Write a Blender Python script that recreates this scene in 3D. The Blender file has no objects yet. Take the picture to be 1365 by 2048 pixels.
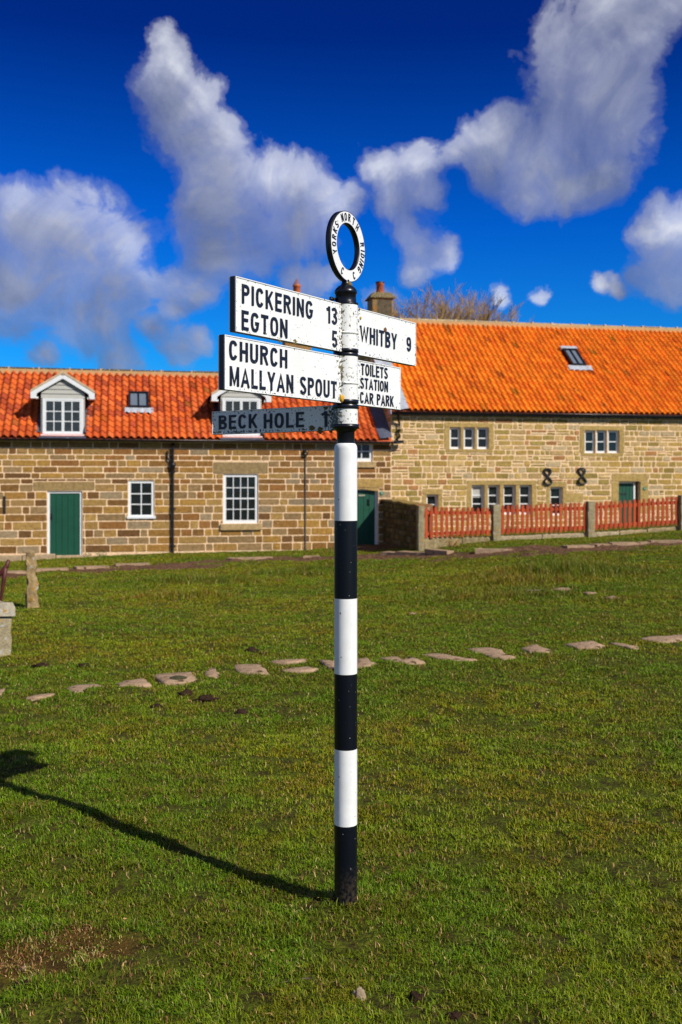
import bpy, math, random
import numpy as np
from mathutils import Vector, noise as mnoise

R = math.radians
S = bpy.context.scene
COL = S.collection
random.seed(7)
RS = np.random.RandomState(11)

# ------------------------------------------------------------------ camera
F = 2048.0; CXP = 682.5; HOR = 965.0; CAMZ = 1.6      # focal length, centre and horizon in photo pixels
cam_d = bpy.data.cameras.new('camera'); cam = bpy.data.objects.new('camera', cam_d); COL.objects.link(cam)
cam.location = (0, 0, CAMZ); cam.rotation_euler = (R(90), 0, 0)
cam_d.sensor_fit = 'VERTICAL'; cam_d.sensor_height = 36; cam_d.lens = 36.0
cam_d.shift_y = (HOR - 1024) / 2048.0
cam_d.clip_end = 3000
cam_d.dof.use_dof = True; cam_d.dof.focus_distance = 3.8; cam_d.dof.aperture_fstop = 5.0
S.camera = cam
S.view_settings.view_transform = 'Standard'; S.view_settings.look = 'None'
S.view_settings.exposure = 0.0; S.view_settings.gamma = 1.0

# ------------------------------------------------------------------ sun and sky
SUN_EL = 38.0; SUNH = (0.772, -0.636)                   # horizontal direction towards the sun
sun_az = math.atan2(SUNH[0], SUNH[1])                  # clockwise from +y
sd = bpy.data.lights.new('sun', 'SUN'); sun = bpy.data.objects.new('sun', sd); COL.objects.link(sun)
sd.energy = 5.0; sd.angle = R(0.5); sd.color = (1.0, 0.955, 0.88)
ce = math.cos(R(SUN_EL)); sv = Vector((SUNH[0]*ce, SUNH[1]*ce, math.sin(R(SUN_EL))))
sun.rotation_euler = sv.to_track_quat('Z', 'Y').to_euler()

world = bpy.data.worlds.new('World'); S.world = world; world.use_nodes = True
NT = world.node_tree; NT.nodes.clear()

def nd(nt, kind, **kw):
    n = nt.nodes.new(kind)
    for k, v in kw.items(): setattr(n, k, v)
    return n
def lk(nt, a, b): nt.links.new(a, b)
def mth(nt, op, a, b=None, c=None, clamp=False):
    n = nd(nt, 'ShaderNodeMath', operation=op, use_clamp=clamp)
    for i, x in enumerate((a, b, c)):
        if x is None: continue
        if isinstance(x, (int, float)): n.inputs[i].default_value = x
        else: lk(nt, x, n.inputs[i])
    return n.outputs[0]
def ramp(nt, fac, stops, interp='LINEAR'):
    n = nd(nt, 'ShaderNodeValToRGB'); e = n.color_ramp.elements; n.color_ramp.interpolation = interp
    while len(e) < len(stops): e.new(0.5)
    for i, (p, c) in enumerate(stops):
        e[i].position = p; e[i].color = (c[0], c[1], c[2], 1) if not isinstance(c, (int, float)) else (c, c, c, 1)
    lk(nt, fac, n.inputs[0]); return n.outputs[0]
def mixc(nt, fac, a, b, blend='MIX'):
    n = nd(nt, 'ShaderNodeMix', data_type='RGBA', blend_type=blend)
    for s, x in ((n.inputs[0], fac), (n.inputs[6], a), (n.inputs[7], b)):
        if isinstance(x, (int, float)): s.default_value = x
        elif isinstance(x, tuple): s.default_value = (*x[:3], 1)
        else: lk(nt, x, s)
    return n.outputs[2]

# clouds live in the sky itself: puffs by direction, edges broken with fractal noise
PUFFS = [(308,68,34),(325,112,54),(315,180,78),(345,245,88),(395,300,88),(385,195,58),(425,270,62),(440,345,84),
 (430,420,80),(470,480,92),(545,420,88),(600,370,68),(600,440,76),(525,360,66),(655,400,50),(430,510,60),
 (30,440,90),(110,450,98),(190,470,88),(50,550,105),(150,560,98),(245,490,60),(235,580,80),(130,625,72),(20,610,70),(215,650,52),(300,570,42),
 (350,565,44),(400,580,50),(350,610,38),(365,690,46),(400,680,34),(240,712,50),(320,650,34),(90,708,32),
 (770,345,52),(840,330,58),(845,390,52),(790,410,52),(835,480,52),(880,505,46),(825,545,42),(795,455,40),
 (1210,20,112),(1110,60,66),(1285,60,72),(1120,120,88),(1215,110,108),(1190,200,112),(1265,200,72),(1000,270,66),(940,290,50),
 (1060,320,92),(1150,300,110),(1240,270,84),(1070,380,62),(1130,385,50),(985,330,62),(1200,340,70),
 (1345,445,64),(1350,525,78),(1295,470,36),(1350,580,46),(1330,20,50),
 (1215,572,28),(1245,578,26),(1240,560,22),(1010,580,32),(1085,585,24),(905,310,40),(705,400,40),(640,560,48),(600,555,40),(760,600,40)]
g = bpy.data.node_groups.new('cloud_field', 'ShaderNodeTree')
g.interface.new_socket('V', in_out='INPUT', socket_type='NodeSocketVector')
g.interface.new_socket('D', in_out='OUTPUT', socket_type='NodeSocketFloat')
gi = nd(g, 'NodeGroupInput'); go = nd(g, 'NodeGroupOutput')
acc = None
for (px, py, r) in PUFFS:
    if px < 480 and py < 320: px, r = px+14, r*.97
    elif px < 320: r *= 1.14
    elif px > 930 and r > 40: r *= 1.06
    elif py > 300 and r > 60: r *= 1.08
    elif r < 34: r *= .9
    d = Vector(((px-CXP)/F, 1, (HOR-py)/F)); L = d.length; d.normalize()
    vd = nd(g, 'ShaderNodeVectorMath', operation='DISTANCE'); lk(g, gi.outputs[0], vd.inputs[0]); vd.inputs[1].default_value = d
    q = mth(g, 'MULTIPLY', vd.outputs['Value'], F*L/(r*1.36)); v = mth(g, 'SUBTRACT', 1.0, mth(g, 'MULTIPLY', q, q)); v = mth(g, 'MAXIMUM', v, -1.5)
    acc = v if acc is None else mth(g, 'SMOOTH_MAX', acc, v, 0.45)
lk(g, acc, go.inputs[0])
tc = nd(NT, 'ShaderNodeTexCoord')
def noise(nt, vec, scale, detail=6, rough=0.55, dist=0.0):
    n = nd(nt, 'ShaderNodeTexNoise'); n.inputs['Scale'].default_value = scale; n.inputs['Detail'].default_value = detail
    n.inputs['Roughness'].default_value = rough; n.inputs['Distortion'].default_value = dist; lk(nt, vec, n.inputs['Vector']); return n
gen = tc.outputs['Generated']
wn = noise(NT, gen, 11, 7, 0.65)
sub = nd(NT, 'ShaderNodeVectorMath', operation='SUBTRACT'); lk(NT, wn.outputs['Color'], sub.inputs[0]); sub.inputs[1].default_value = (.5,.5,.5)
scl = nd(NT, 'ShaderNodeVectorMath', operation='SCALE'); lk(NT, sub.outputs[0], scl.inputs[0]); scl.inputs['Scale'].default_value = 0.055
wv = nd(NT, 'ShaderNodeVectorMath', operation='ADD'); lk(NT, gen, wv.inputs[0]); lk(NT, scl.outputs[0], wv.inputs[1])
fb = noise(NT, gen, 17, 10, 0.60, 0.6)
def field(off):
    a = wv.outputs[0]
    if off:
        o = nd(NT, 'ShaderNodeVectorMath', operation='ADD'); lk(NT, a, o.inputs[0]); o.inputs[1].default_value = off; a = o.outputs[0]
    n = nd(NT, 'ShaderNodeGroup'); n.node_tree = g; lk(NT, a, n.inputs[0]); return n.outputs[0]
f0 = field(None); f1 = field((0.010, 0, 0.050))
dens = mth(NT, 'ADD', f0, mth(NT, 'MULTIPLY_ADD', fb.outputs['Fac'], 1.5, -1.10))
mask = ramp(NT, dens, [(0.0, 0.0), (0.16, 0.14), (0.42, 0.58), (0.85, 0.92)], 'EASE')
# unseen broken cloud over the rest of the sky, added for neutral fill light
bn = noise(NT, gen, 2.6, 7, 0.58, 0.2); bc = ramp(NT, bn.outputs['Fac'], [(0.44, 0.0), (0.54, 0.9)])
sp0 = nd(NT, 'ShaderNodeSeparateXYZ'); lk(NT, gen, sp0.inputs[0])
away = ramp(NT, mth(NT, 'MULTIPLY_ADD', sp0.outputs['Y'], -1.0, 0.62), [(0.0, 0.0), (0.35, 1.0)])
mask = mth(NT, 'MAXIMUM', mask, mth(NT, 'MULTIPLY', bc, away))
topl = mth(NT, 'SUBTRACT', f0, f1)                      # >0 where the cloud's top is near: sunlit
fb2 = noise(NT, gen, 7, 9, 0.62, 0.8)
fb3 = noise(NT, gen, 5, 3, 0.5)
lit = mth(NT, 'ADD', mth(NT, 'MULTIPLY_ADD', topl, 0.38, 0.37), mth(NT, 'MULTIPLY_ADD', fb2.outputs['Fac'], 1.25, -0.62))
lit = mth(NT, 'ADD', lit, mth(NT, 'MULTIPLY_ADD', fb3.outputs['Fac'], 0.9, -0.42))
ccol = ramp(NT, lit, [(0.0, (0.085, 0.13, 0.24)), (0.30, (0.18, 0.215, 0.34)), (0.62, (0.36, 0.395, 0.53)), (1.0, (0.78, 0.81, 0.89))])
sky = nd(NT, 'ShaderNodeTexSky', sky_type='NISHITA'); sky.sun_disc = False
sky.sun_elevation = R(SUN_EL); sky.sun_rotation = sun_az; sky.altitude = 150; sky.air_density = 1.0; sky.dust_density = 0.3; sky.ozone_density = 3.0
SKYS = 0.10
sep = nd(NT, 'ShaderNodeSeparateXYZ'); lk(NT, gen, sep.inputs[0])
tint = ramp(NT, sep.outputs['Z'], [(0.0, (0.20, 0.62, 1.05)), (0.12, (0.035, 0.60, 1.30)), (0.24, (0.004, 0.37, 1.22)), (0.40, (0.0015, 0.11, 0.60)), (1.0, (0.01, 0.08, 0.35))])
skc = mixc(NT, 1.0, sky.outputs[0], tint, 'MULTIPLY')
csc = mixc(NT, 1.0, ccol, (1/SKYS,)*3, 'MULTIPLY')
fin = mixc(NT, mask, skc, csc)
bg = nd(NT, 'ShaderNodeBackground'); bg.inputs['Strength'].default_value = SKYS; lk(NT, fin, bg.inputs['Color'])
wo = nd(NT, 'ShaderNodeOutputWorld'); lk(NT, bg.outputs[0], wo.inputs['Surface'])
world.cycles.sampling_method = 'MANUAL'; world.cycles.sample_map_resolution = 512

# ------------------------------------------------------------------ materials
def new_mat(name):
    m = bpy.data.materials.new(name); m.use_nodes = True; nt = m.node_tree
    return m, nt, nt.nodes['Principled BSDF']
def bump(nt, b, h, strength=0.4, dist=0.01):
    n = nd(nt, 'ShaderNodeBump'); n.inputs['Strength'].default_value = strength; n.inputs['Distance'].default_value = dist
    lk(nt, h, n.inputs['Height']); lk(nt, n.outputs[0], b.inputs['Normal'])
def M(name, col=None, rough=0.7, var=0.25, scale=8, bmp=0.3, bscale=40, bdist=0.01, spots=None, metal=0.0, spec=0.5, detail=8):
    """col None -> the mesh's own 'col' attribute; noise varies value; spots = [(colour, scale, threshold), ...]"""
    m, nt, b = new_mat(name)
    t = nd(nt, 'ShaderNodeTexCoord').outputs['Object']
    if col is None:
        a = nd(nt, 'ShaderNodeAttribute'); a.attribute_name = 'col'; base = a.outputs['Color']
    else:
        rgb = nd(nt, 'ShaderNodeRGB'); rgb.outputs[0].default_value = (*col, 1); base = rgb.outputs[0]
    if var:
        n = noise(nt, t, scale, detail, 0.65)
        v = ramp(nt, n.outputs['Fac'], [(0.25, 1-var), (0.75, 1+var)])
        base = mixc(nt, 1.0, base, v, 'MULTIPLY')
    for k, (c, s, th) in enumerate(spots or []):
        off = nd(nt, 'ShaderNodeVectorMath', operation='ADD'); lk(nt, t, off.inputs[0]); off.inputs[1].default_value = (3.1*k+1, 7.7*k, 1.3)
        n = noise(nt, off.outputs[0], s, 5, 0.6)
        f = ramp(nt, n.outputs['Fac'], [(th, 0.0), (th+0.04, 1.0)])
        base = mixc(nt, f, base, c)
    lk(nt, base, b.inputs['Base Color'])
    b.inputs['Roughness'].default_value = rough; b.inputs['Metallic'].default_value = metal
    b.inputs['Specular IOR Level'].default_value = spec
    if bmp:
        n2 = noise(nt, t, bscale, 6, 0.6); bump(nt, b, n2.outputs['Fac'], bmp, bdist)
    return m

m_stoneA = M('dressed_sandstone', None, 0.9, 0.42, 11, 0.9, 34, 0.03, spots=[((0.12,0.09,0.055),14,0.68),((0.42,0.33,0.2),11,0.70)], spec=0.2)
m_stoneB = M('rubble_sandstone', None, 0.92, 0.40, 12, 0.8, 26, 0.03, spots=[((0.16,0.13,0.05),17,0.66),((0.5,0.40,0.24),12,0.68)], spec=0.2)
m_lead = M('lead_sheet', (0.085,0.095,0.13), 0.5, 0.35, 6, 0.4, 9, 0.02, spots=[((0.42,0.44,0.5),9,0.66)], spec=0.5)
m_tile = M('clay_pantile', None, 0.8, 0.16, 5, 0.25, 50, 0.008, spots=[((0.20,0.06,0.02),4.5,0.66),((0.30,0.09,0.03),16,0.70)], spec=0.25)
m_mortar = M('lime_mortar', (0.62,0.42,0.23), 0.95, 0.25, 10, 0.4, 40, spec=0.1)
m_ridge = M('ridge_stone', None, 0.95, 0.4, 7, 0.6, 25, 0.03, spots=[((0.42,0.36,0.24),16,0.58)], spec=0.1)
m_white = M('white_gloss_paint', (0.78,0.79,0.78), 0.35, 0.05, 6, 0.05, 30, spec=0.5)
m_blackp = M('black_rainwater_paint', (0.008,0.008,0.011), 0.35, 0.2, 8, 0.1, 30)
m_cream = M('cream_siding', (0.43,0.42,0.37), 0.6, 0.05, 6, 0.1, 30)
m_green = M('green_door_paint', (0.006,0.072,0.038), 0.45, 0.15, 5, 0.15, 25)
m_iron = M('black_iron', (0.012,0.012,0.014), 0.5, 0.2, 20, 0.3, 60)
m_fence = M('red_brown_fence_stain', None, 0.7, 0.18, 9, 0.3, 60, 0.004, spec=0.2)
m_rock = M('weathered_stone', None, 0.95, 0.4, 12, 0.8, 45, 0.02, spots=[((0.42,0.42,0.38),13,0.60),((0.36,0.19,0.03),9,0.60)], spec=0.1)
m_flag = M('sandstone_flag', (0.38,0.255,0.155), 0.9, 0.35, 12, 0.9, 28, 0.02, spots=[((0.10,0.065,0.030),9,0.60),((0.09,0.10,0.02),16,0.66)], spec=0.15)
m_dung = M('dried_mud_clod', (0.040,0.020,0.012), 0.9, 0.5, 30, 1.0, 60, 0.02, spec=0.15)
m_pot = M('terracotta_pot', (0.52,0.115,0.03), 0.8, 0.4, 9, 0.2, 30, spots=[((0.10,0.06,0.03),8,0.58)])
m_bark = M('twig_bark', (0.42,0.26,0.09), 0.9, 0.3, 5, 0)
m_straw = M('dry_leaf', (0.48,0.27,0.12), 0.8, 0.3, 30, 0)
m_leaf = M('weed_leaf', (0.05,0.13,0.02), 0.6, 0.3, 12, 0, spec=0.3)
m_rust = M('rusty_painted_iron', (0.085,0.014,0.009), 0.55, 0.5, 25, 0.5, 50, spots=[((0.25,0.12,0.07),30,0.66)])
m_lichen = M('orange_lichen', (0.62,0.33,0.015), 0.95, 0.4, 160, 0.8, 300, 0.003)
m_olive = M('olive_lichen', (0.17,0.12,0.035), 0.95, 0.5, 160, 0.8, 300, 0.003)

m_glass, nt, b = new_mat('dark_window_glass')
b.inputs['Base Color'].default_value = (0.012,0.016,0.016,1); b.inputs['Roughness'].default_value = 0.06
t = nd(nt,'ShaderNodeTexCoord').outputs['Object']; n = noise(nt, t, 3.5, 2, 0.5); bump(nt, b, n.outputs['Fac'], 0.25, 0.02)

def paint(name, base, rough, chips, under, stain=None, side=False):
    """enamel on cast iron: chips down to primer, tiny specks, lichen stains growing along the joint (x~0) and lower edge"""
    m, nt, b = new_mat(name)
    t = nd(nt, 'ShaderNodeTexCoord').outputs['Object']
    rgb = nd(nt, 'ShaderNodeRGB'); rgb.outputs[0].default_value = (*base, 1); c = rgb.outputs[0]
    v = noise(nt, t, 5, 4, 0.5); c = mixc(nt, 1.0, c, ramp(nt, v.outputs['Fac'], [(0.3, 0.93), (0.7, 1.03)]), 'MULTIPLY')
    sp = nd(nt, 'ShaderNodeSeparateXYZ'); lk(nt, t, sp.inputs[0])
    n1 = noise(nt, t, 95, 3, 0.6); n2 = noise(nt, t, 9, 3, 0.5)
    th = mth(nt, 'MULTIPLY_ADD', n2.outputs['Fac'], 0.22, chips)
    edge = None
    if stain is not None:
        ax = mth(nt, 'ABSOLUTE', sp.outputs['X'])
        near = ramp(nt, ax, [(0.03, 1.0), (0.10, 0.0)]) if not side else ramp(nt, mth(nt, 'ADD', sp.outputs['X'], .046), [(0.008, 1.0), (0.045, 0.0)])
        at = nd(nt, 'ShaderNodeAttribute'); at.attribute_name = 'wear'
        edge = mth(nt, 'MAXIMUM', mth(nt, 'MULTIPLY', near, stain), at.outputs['Fac'])
        th = mth(nt, 'ADD', th, mth(nt, 'MULTIPLY', edge, 0.26))
    f = mth(nt, 'MULTIPLY', mth(nt, 'SUBTRACT', mth(nt, 'ADD', n1.outputs['Fac'], th), 1.0), 14.0, clamp=True)
    n3 = noise(nt, t, 60, 2, 0.5)
    uc = mixc(nt, ramp(nt, n3.outputs['Fac'], [(0.4, 0.0), (0.6, 1.0)]), under[0], under[1])
    c = mixc(nt, f, c, uc)
    lk(nt, c, b.inputs['Base Color']); b.inputs['Roughness'].default_value = rough
    h = noise(nt, t, 130, 4, 0.6); bump(nt, b, h.outputs['Fac'], 0.12, 0.002)
    return m
OL = ((0.15,0.13,0.05), (0.03,0.03,0.025))
m_pwhite = paint('white_cast_iron_paint', (0.82,0.82,0.79), 0.38, 0.235, OL, 1.0)
m_ringw = paint('white_ring_paint', (0.82,0.82,0.79), 0.38, 0.235, OL)
m_pworn = paint('worn_white_cast_iron_paint', (0.88,0.88,0.85), 0.5, 0.30, OL, 1.0)
m_collar = paint('white_collar_paint', (0.82,0.82,0.79), 0.4, 0.31, (((.22,.19,.08)),(.07,.06,.03)), 0.85, True)
m_pblack = paint('black_cast_iron_paint', (0.004,0.005,0.010), 0.32, 0.17, ((0.5,0.48,0.4),(0.3,0.28,0.12)))
m_pole = None
m, nt, b = new_mat('banded_post_paint'); m_pole = m
a = nd(nt, 'ShaderNodeAttribute'); a.attribute_name = 'col'; t = nd(nt, 'ShaderNodeTexCoord').outputs['Object']
n1 = noise(nt, t, 70, 3, 0.6); f = ramp(nt, n1.outputs['Fac'], [(0.705, 0.0), (0.725, 1.0)])
n4 = noise(nt, t, 18, 3, 0.5); cc = mixc(nt, 1.0, a.outputs['Color'], ramp(nt, n4.outputs['Fac'], [(0.3, 0.92), (0.7, 1.04)]), 'MULTIPLY')
inv = nd(nt, 'ShaderNodeInvert'); lk(nt, a.outputs['Color'], inv.inputs['Color']); dd = mixc(nt, 1.0, inv.outputs[0], (0.45,0.43,0.38), 'MULTIPLY')
sz = nd(nt, 'ShaderNodeSeparateXYZ'); lk(nt, t, sz.inputs[0])
splash = mth(nt, 'MULTIPLY', ramp(nt, sz.outputs['Z'], [(0.02, 1.0), (0.17, 0.0)]), ramp(nt, n1.outputs['Fac'], [(0.42, 0.0), (0.62, 0.75)]))
lk(nt, mixc(nt, splash, mixc(nt, f, cc, dd), (.085,.06,.035)), b.inputs['Base Color']); b.inputs['Roughness'].default_value = 0.33; b.inputs['Specular IOR Level'].default_value = 0.35
mp = nd(nt, 'ShaderNodeMapping'); lk(nt, t, mp.inputs[0]); mp.inputs['Scale'].default_value = (1,1,0.12)
h = noise(nt, mp.outputs[0], 90, 4, 0.6); bump(nt, b, h.outputs['Fac'], 0.10, 0.002)

# ------------------------------------------------------------------ mesh helpers
class MB:
    def __init__(s): s.v = []; s.f = []; s.c = []; s.w = []; s.sm = []
    def vs(s, pts, col=(1,1,1), wear=0.0):
        i = len(s.v)
        for p in pts: s.v.append(tuple(p)); s.c.append(col); s.w.append(wear)
        return i
    def poly(s, pts, col=(1,1,1), smooth=False, wear=0.0):
        i = s.vs(pts, col, wear); s.f.append(tuple(range(i, i+len(pts)))); s.sm.append(smooth)
    def box(s, x0, x1, y0, y1, z0, z1, col=(1,1,1), bev=0.0):
        if bev > 0:
            b = min(bev, (x1-x0)*.45, (y1-y0)*.45, (z1-z0)*.45); i = len(s.v)
            P = []
            for sx in (0,1):
                for sy in (0,1):
                    for sz in (0,1):
                        X = x1 if sx else x0; Y = y1 if sy else y0; Z = z1 if sz else z0
                        ix = -b if sx else b; iy = -b if sy else b; iz = -b if sz else b
                        P += [(X, Y+iy, Z+iz), (X+ix, Y, Z+iz), (X+ix, Y+iy, Z)]
            s.vs(P, col)
            def k(sx,sy,sz,a): return i + ((sx*4+sy*2+sz)*3+a)
            fs = []
            for v_ in (0,1):
                fs.append([k(v_,0,0,0),k(v_,1,0,0),k(v_,1,1,0),k(v_,0,1,0)][::(1 if v_ else -1)])
                fs.append([k(0,v_,0,1),k(1,v_,0,1),k(1,v_,1,1),k(0,v_,1,1)][::(-1 if v_ else 1)])
                fs.append([k(0,0,v_,2),k(1,0,v_,2),k(1,1,v_,2),k(0,1,v_,2)][::(1 if v_ else -1)])
            for a_ in (0,1):
                for b_ in (0,1):
                    fs.append([k(0,a_,b_,1),k(1,a_,b_,1),k(1,a_,b_,2),k(0,a_,b_,2)])
                    fs.append([k(a_,0,b_,0),k(a_,1,b_,0),k(a_,1,b_,2),k(a_,0,b_,2)])
                    fs.append([k(a_,b_,0,0),k(a_,b_,1,0),k(a_,b_,1,1),k(a_,b_,0,1)])
            for sx in (0,1):
                for sy in (0,1):
                    for sz in (0,1): fs.append([k(sx,sy,sz,0),k(sx,sy,sz,1),k(sx,sy,sz,2)])
            for q in fs: s.f.append(tuple(q)); s.sm.append(False)
            return
        i = s.vs([(x0,y0,z0),(x1,y0,z0),(x1,y1,z0),(x0,y1,z0),(x0,y0,z1),(x1,y0,z1),(x1,y1,z1),(x0,y1,z1)], col)
        for q in ((0,3,2,1),(4,5,6,7),(0,1,5,4),(1,2,6,5),(2,3,7,6),(3,0,4,7)): s.f.append(tuple(i+a for a in q)); s.sm.append(False)
    def tube(s, pts, rad, n=8, col=(1,1,1), cap=True, smooth=True):
        pts = [Vector(p) for p in pts]; rads = rad if isinstance(rad, (list,tuple)) else [rad]*len(pts)
        base = len(s.v); up = Vector((0,0,1))
        for j, p in enumerate(pts):
            d = (pts[min(j+1,len(pts)-1)] - pts[max(j-1,0)]).normalized()
            a = d.cross(up); a = a.normalized() if a.length > 1e-3 else Vector((1,0,0)); b_ = d.cross(a)
            s.vs([p + (a*math.cos(2*math.pi*k/n) + b_*math.sin(2*math.pi*k/n))*rads[j] for k in range(n)], col)
        for j in range(len(pts)-1):
            for k in range(n):
                s.f.append((base+j*n+k, base+j*n+(k+1)%n, base+(j+1)*n+(k+1)%n, base+(j+1)*n+k)); s.sm.append(smooth)
        if cap:
            s.f.append(tuple(base+k for k in range(n))); s.sm.append(False)
            s.f.append(tuple(base+(len(pts)-1)*n+k for k in range(n))); s.sm.append(False)
    def lathe(s, prof, n=32, col=(1,1,1), cx=0, cy=0, capb=False, capt=False):
        base = len(s.v)
        for (r, z) in prof: s.vs([(cx+r*math.cos(2*math.pi*k/n), cy+r*math.sin(2*math.pi*k/n), z) for k in range(n)], col)
        for j in range(len(prof)-1):
            for k in range(n):
                s.f.append((base+j*n+k, base+j*n+(k+1)%n, base+(j+1)*n+(k+1)%n, base+(j+1)*n+k)); s.sm.append(True)
        if capb: s.f.append(tuple(base+k for k in range(n))[::-1]); s.sm.append(False)
        if capt: s.f.append(tuple(base+(len(prof)-1)*n+k for k in range(n))); s.sm.append(False)
    def build(s, name, mat, parent=None, off=(0,0,0), label=None):
        me = bpy.data.meshes.new(name); me.from_pydata(s.v, [], s.f)
        me.polygons.foreach_set('use_smooth', s.sm)
        ca = me.color_attributes.new('col', 'FLOAT_COLOR', 'POINT')
        ca.data.foreach_set('color', np.array([(c[0],c[1],c[2],1.0) for c in s.c], dtype=np.float32).ravel())
        wa = me.attributes.new('wear', 'FLOAT', 'POINT'); wa.data.foreach_set('value', np.array(s.w, dtype=np.float32))
        me.materials.append(mat); me.update()
        o = bpy.data.objects.new(name, me); COL.objects.link(o); o.location = off
        if parent is not None: o.parent = parent
        if label: o['label'] = label
        return o
def recalc(o):
    import bmesh
    bm = bmesh.new(); bm.from_mesh(o.data); bmesh.ops.recalc_face_normals(bm, faces=bm.faces[:]); bm.to_mesh(o.data); bm.free(); return o
def tag(o, label, cat, group=None, kind=None):
    if label: o['label'] = label
    if cat: o['category'] = cat
    if group: o['group'] = group
    if kind: o['kind'] = kind
    return o
def empty(name, loc, rz, label, cat, group=None):
    o = bpy.data.objects.new(name, None); COL.objects.link(o); o.location = loc; o.rotation_euler = (0,0,rz); o.empty_display_size = .2
    return tag(o, label, cat, group)
def finish_normals(o, w=None): return recalc(o)

# ------------------------------------------------------------------ numpy noise + the lie of the land
_tab = RS.rand(256, 256).astype(np.float64)
def vnoise(x, y, sc, seed=0):
    x = np.asarray(x, float)*sc + 37.3*seed + 1000; y = np.asarray(y, float)*sc + 17.9*seed + 1000
    xi = np.floor(x).astype(int); yi = np.floor(y).astype(int); fx = x-xi; fy = y-yi
    fx = fx*fx*(3-2*fx); fy = fy*fy*(3-2*fy)
    g00 = _tab[xi & 255, yi & 255]; g10 = _tab[(xi+1) & 255, yi & 255]; g01 = _tab[xi & 255, (yi+1) & 255]; g11 = _tab[(xi+1) & 255, (yi+1) & 255]
    return (g00*(1-fx)+g10*fx)*(1-fy) + (g01*(1-fx)+g11*fx)*fy
def fbm(x, y, sc, oct=4, seed=0):
    a = 0; w = 0.5; tot = 0
    for k in range(oct): a = a + w*vnoise(x, y, sc*2**k, seed+k); tot += w; w *= 0.5
    return a/tot
ZX = [-200,-9,-8,-4.9,-1,.9,2,3,4.1,6.6,9.1,14,200]; ZZ = [-.6,-.55,-.5,-.4,-.36,-.24,-.15,0,.09,.15,.29,.45,.6]
POLE = (0.0179, 3.855)
def height(x, y, fine=True):
    x = np.asarray(x, float); y = np.asarray(y, float)
    r = np.clip((y-7)/19.0, 0, 1); r = r*r*(3-2*r)
    z = np.interp(x, ZX, ZZ)*r
    amp = np.clip((np.hypot(x-POLE[0], y-POLE[1])-0.3)/1.5, 0, 1)*np.clip((y+30)/20, 0, 1)
    far = np.clip((27.5-y)/2.0, 0.15, 1)
    z = z + (fbm(x, y, 0.45, 3, 3)-0.5)*0.11*amp*far
    if fine: z = z + ((fbm(x, y, 6.5, 3, 9)-0.5)*0.042 + (fbm(x, y, 1.8, 2, 12)-0.5)*0.03)*np.clip((np.hypot(x-POLE[0], y-POLE[1])-0.05)/.3, 0.2, 1)
    z = z + 0.022*np.exp(-(((x-POLE[0])/.17)**2+((y-POLE[1]+.02)/.14)**2))
    return z
def ground(px, py):
    t = (px-CXP)/F; k = (py-HOR)/F
    y = np.arange(2.0, 34.0, 0.005); z = CAMZ - k*y
    h = height(t*y, y, False); i = int(np.argmax(z <= h))
    Y = y[i]; return (t*Y, Y, float(h[i]))

# ------------------------------------------------------------------ house frame: u along the facade, v into the building
TH = R(12); C, SN = math.cos(TH), math.sin(TH); D0 = 30.0
def wp(u, v, z=0): return (u*C - v*SN, D0 + u*SN + v*C, z)
def fac(px, py, v=0.0):
    t = (px-CXP)/F; u = (D0*t + v*(SN + t*C))/(C - t*SN); y = D0 + u*SN + v*C
    return u, CAMZ - (py-HOR)/F*y
def onroof(px, py, e, k, v0):
    lo, hi = -1.0, 8.0
    for _ in range(50):
        m_ = (lo+hi)/2; u, z = fac(px, py, m_)
        if z > e + k*(m_-v0): lo = m_
        else: hi = m_
    return u, lo, e + k*(lo-v0)
def rect(px0, py0, px1, py1, v=0.0):
    u0, z1 = fac(px0, (py0), v); u1, _ = fac(px1, py0, v)
    um = (px0+px1)/2; _, z1 = fac(um, py0, v); _, z0 = fac(um, py1, v); return [u0, u1, z0, z1]

def house(name, u, label):
    x, y, _ = wp(u, 0); z = float(height(x, y)); o = empty(name, (x, y, z), TH, label, 'house'); o['_off'] = 0
    del o['_off']; return o, (-u, 0, -z)

# ------------------------------------------------------------------ walls
def wall_skin(mb, u0, u1, z0, z1, holes, depth, col, y=0.0):
    us = sorted(set([u0,u1] + [h[0] for h in holes] + [h[1] for h in holes])); zs = sorted(set([z0,z1] + [h[2] for h in holes] + [h[3] for h in holes]))
    us = [a for a in us if u0 <= a <= u1]; zs = [a for a in zs if z0 <= a <= z1]
    for i in range(len(us)-1):
        for j in range(len(zs)-1):
            cu = (us[i]+us[i+1])/2; cz = (zs[j]+zs[j+1])/2
            if any(h[0] < cu < h[1] and h[2] < cz < h[3] for h in holes): continue
            mb.poly([(us[i],y,zs[j]),(us[i+1],y,zs[j]),(us[i+1],y,zs[j+1]),(us[i],y,zs[j+1])], col)
    for h in holes:
        a,b_,c_,d_ = h
        mb.poly([(a,y,c_),(a,y+depth,c_),(a,y+depth,d_),(a,y,d_)], col); mb.poly([(b_,y,c_),(b_,y,d_),(b_,y+depth,d_),(b_,y+depth,c_)], col)
        mb.poly([(a,y,d_),(a,y+depth,d_),(b_,y+depth,d_),(b_,y,d_)], col); mb.poly([(a,y,c_),(b_,y,c_),(b_,y+depth,c_),(a,y+depth,c_)], col)
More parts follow.
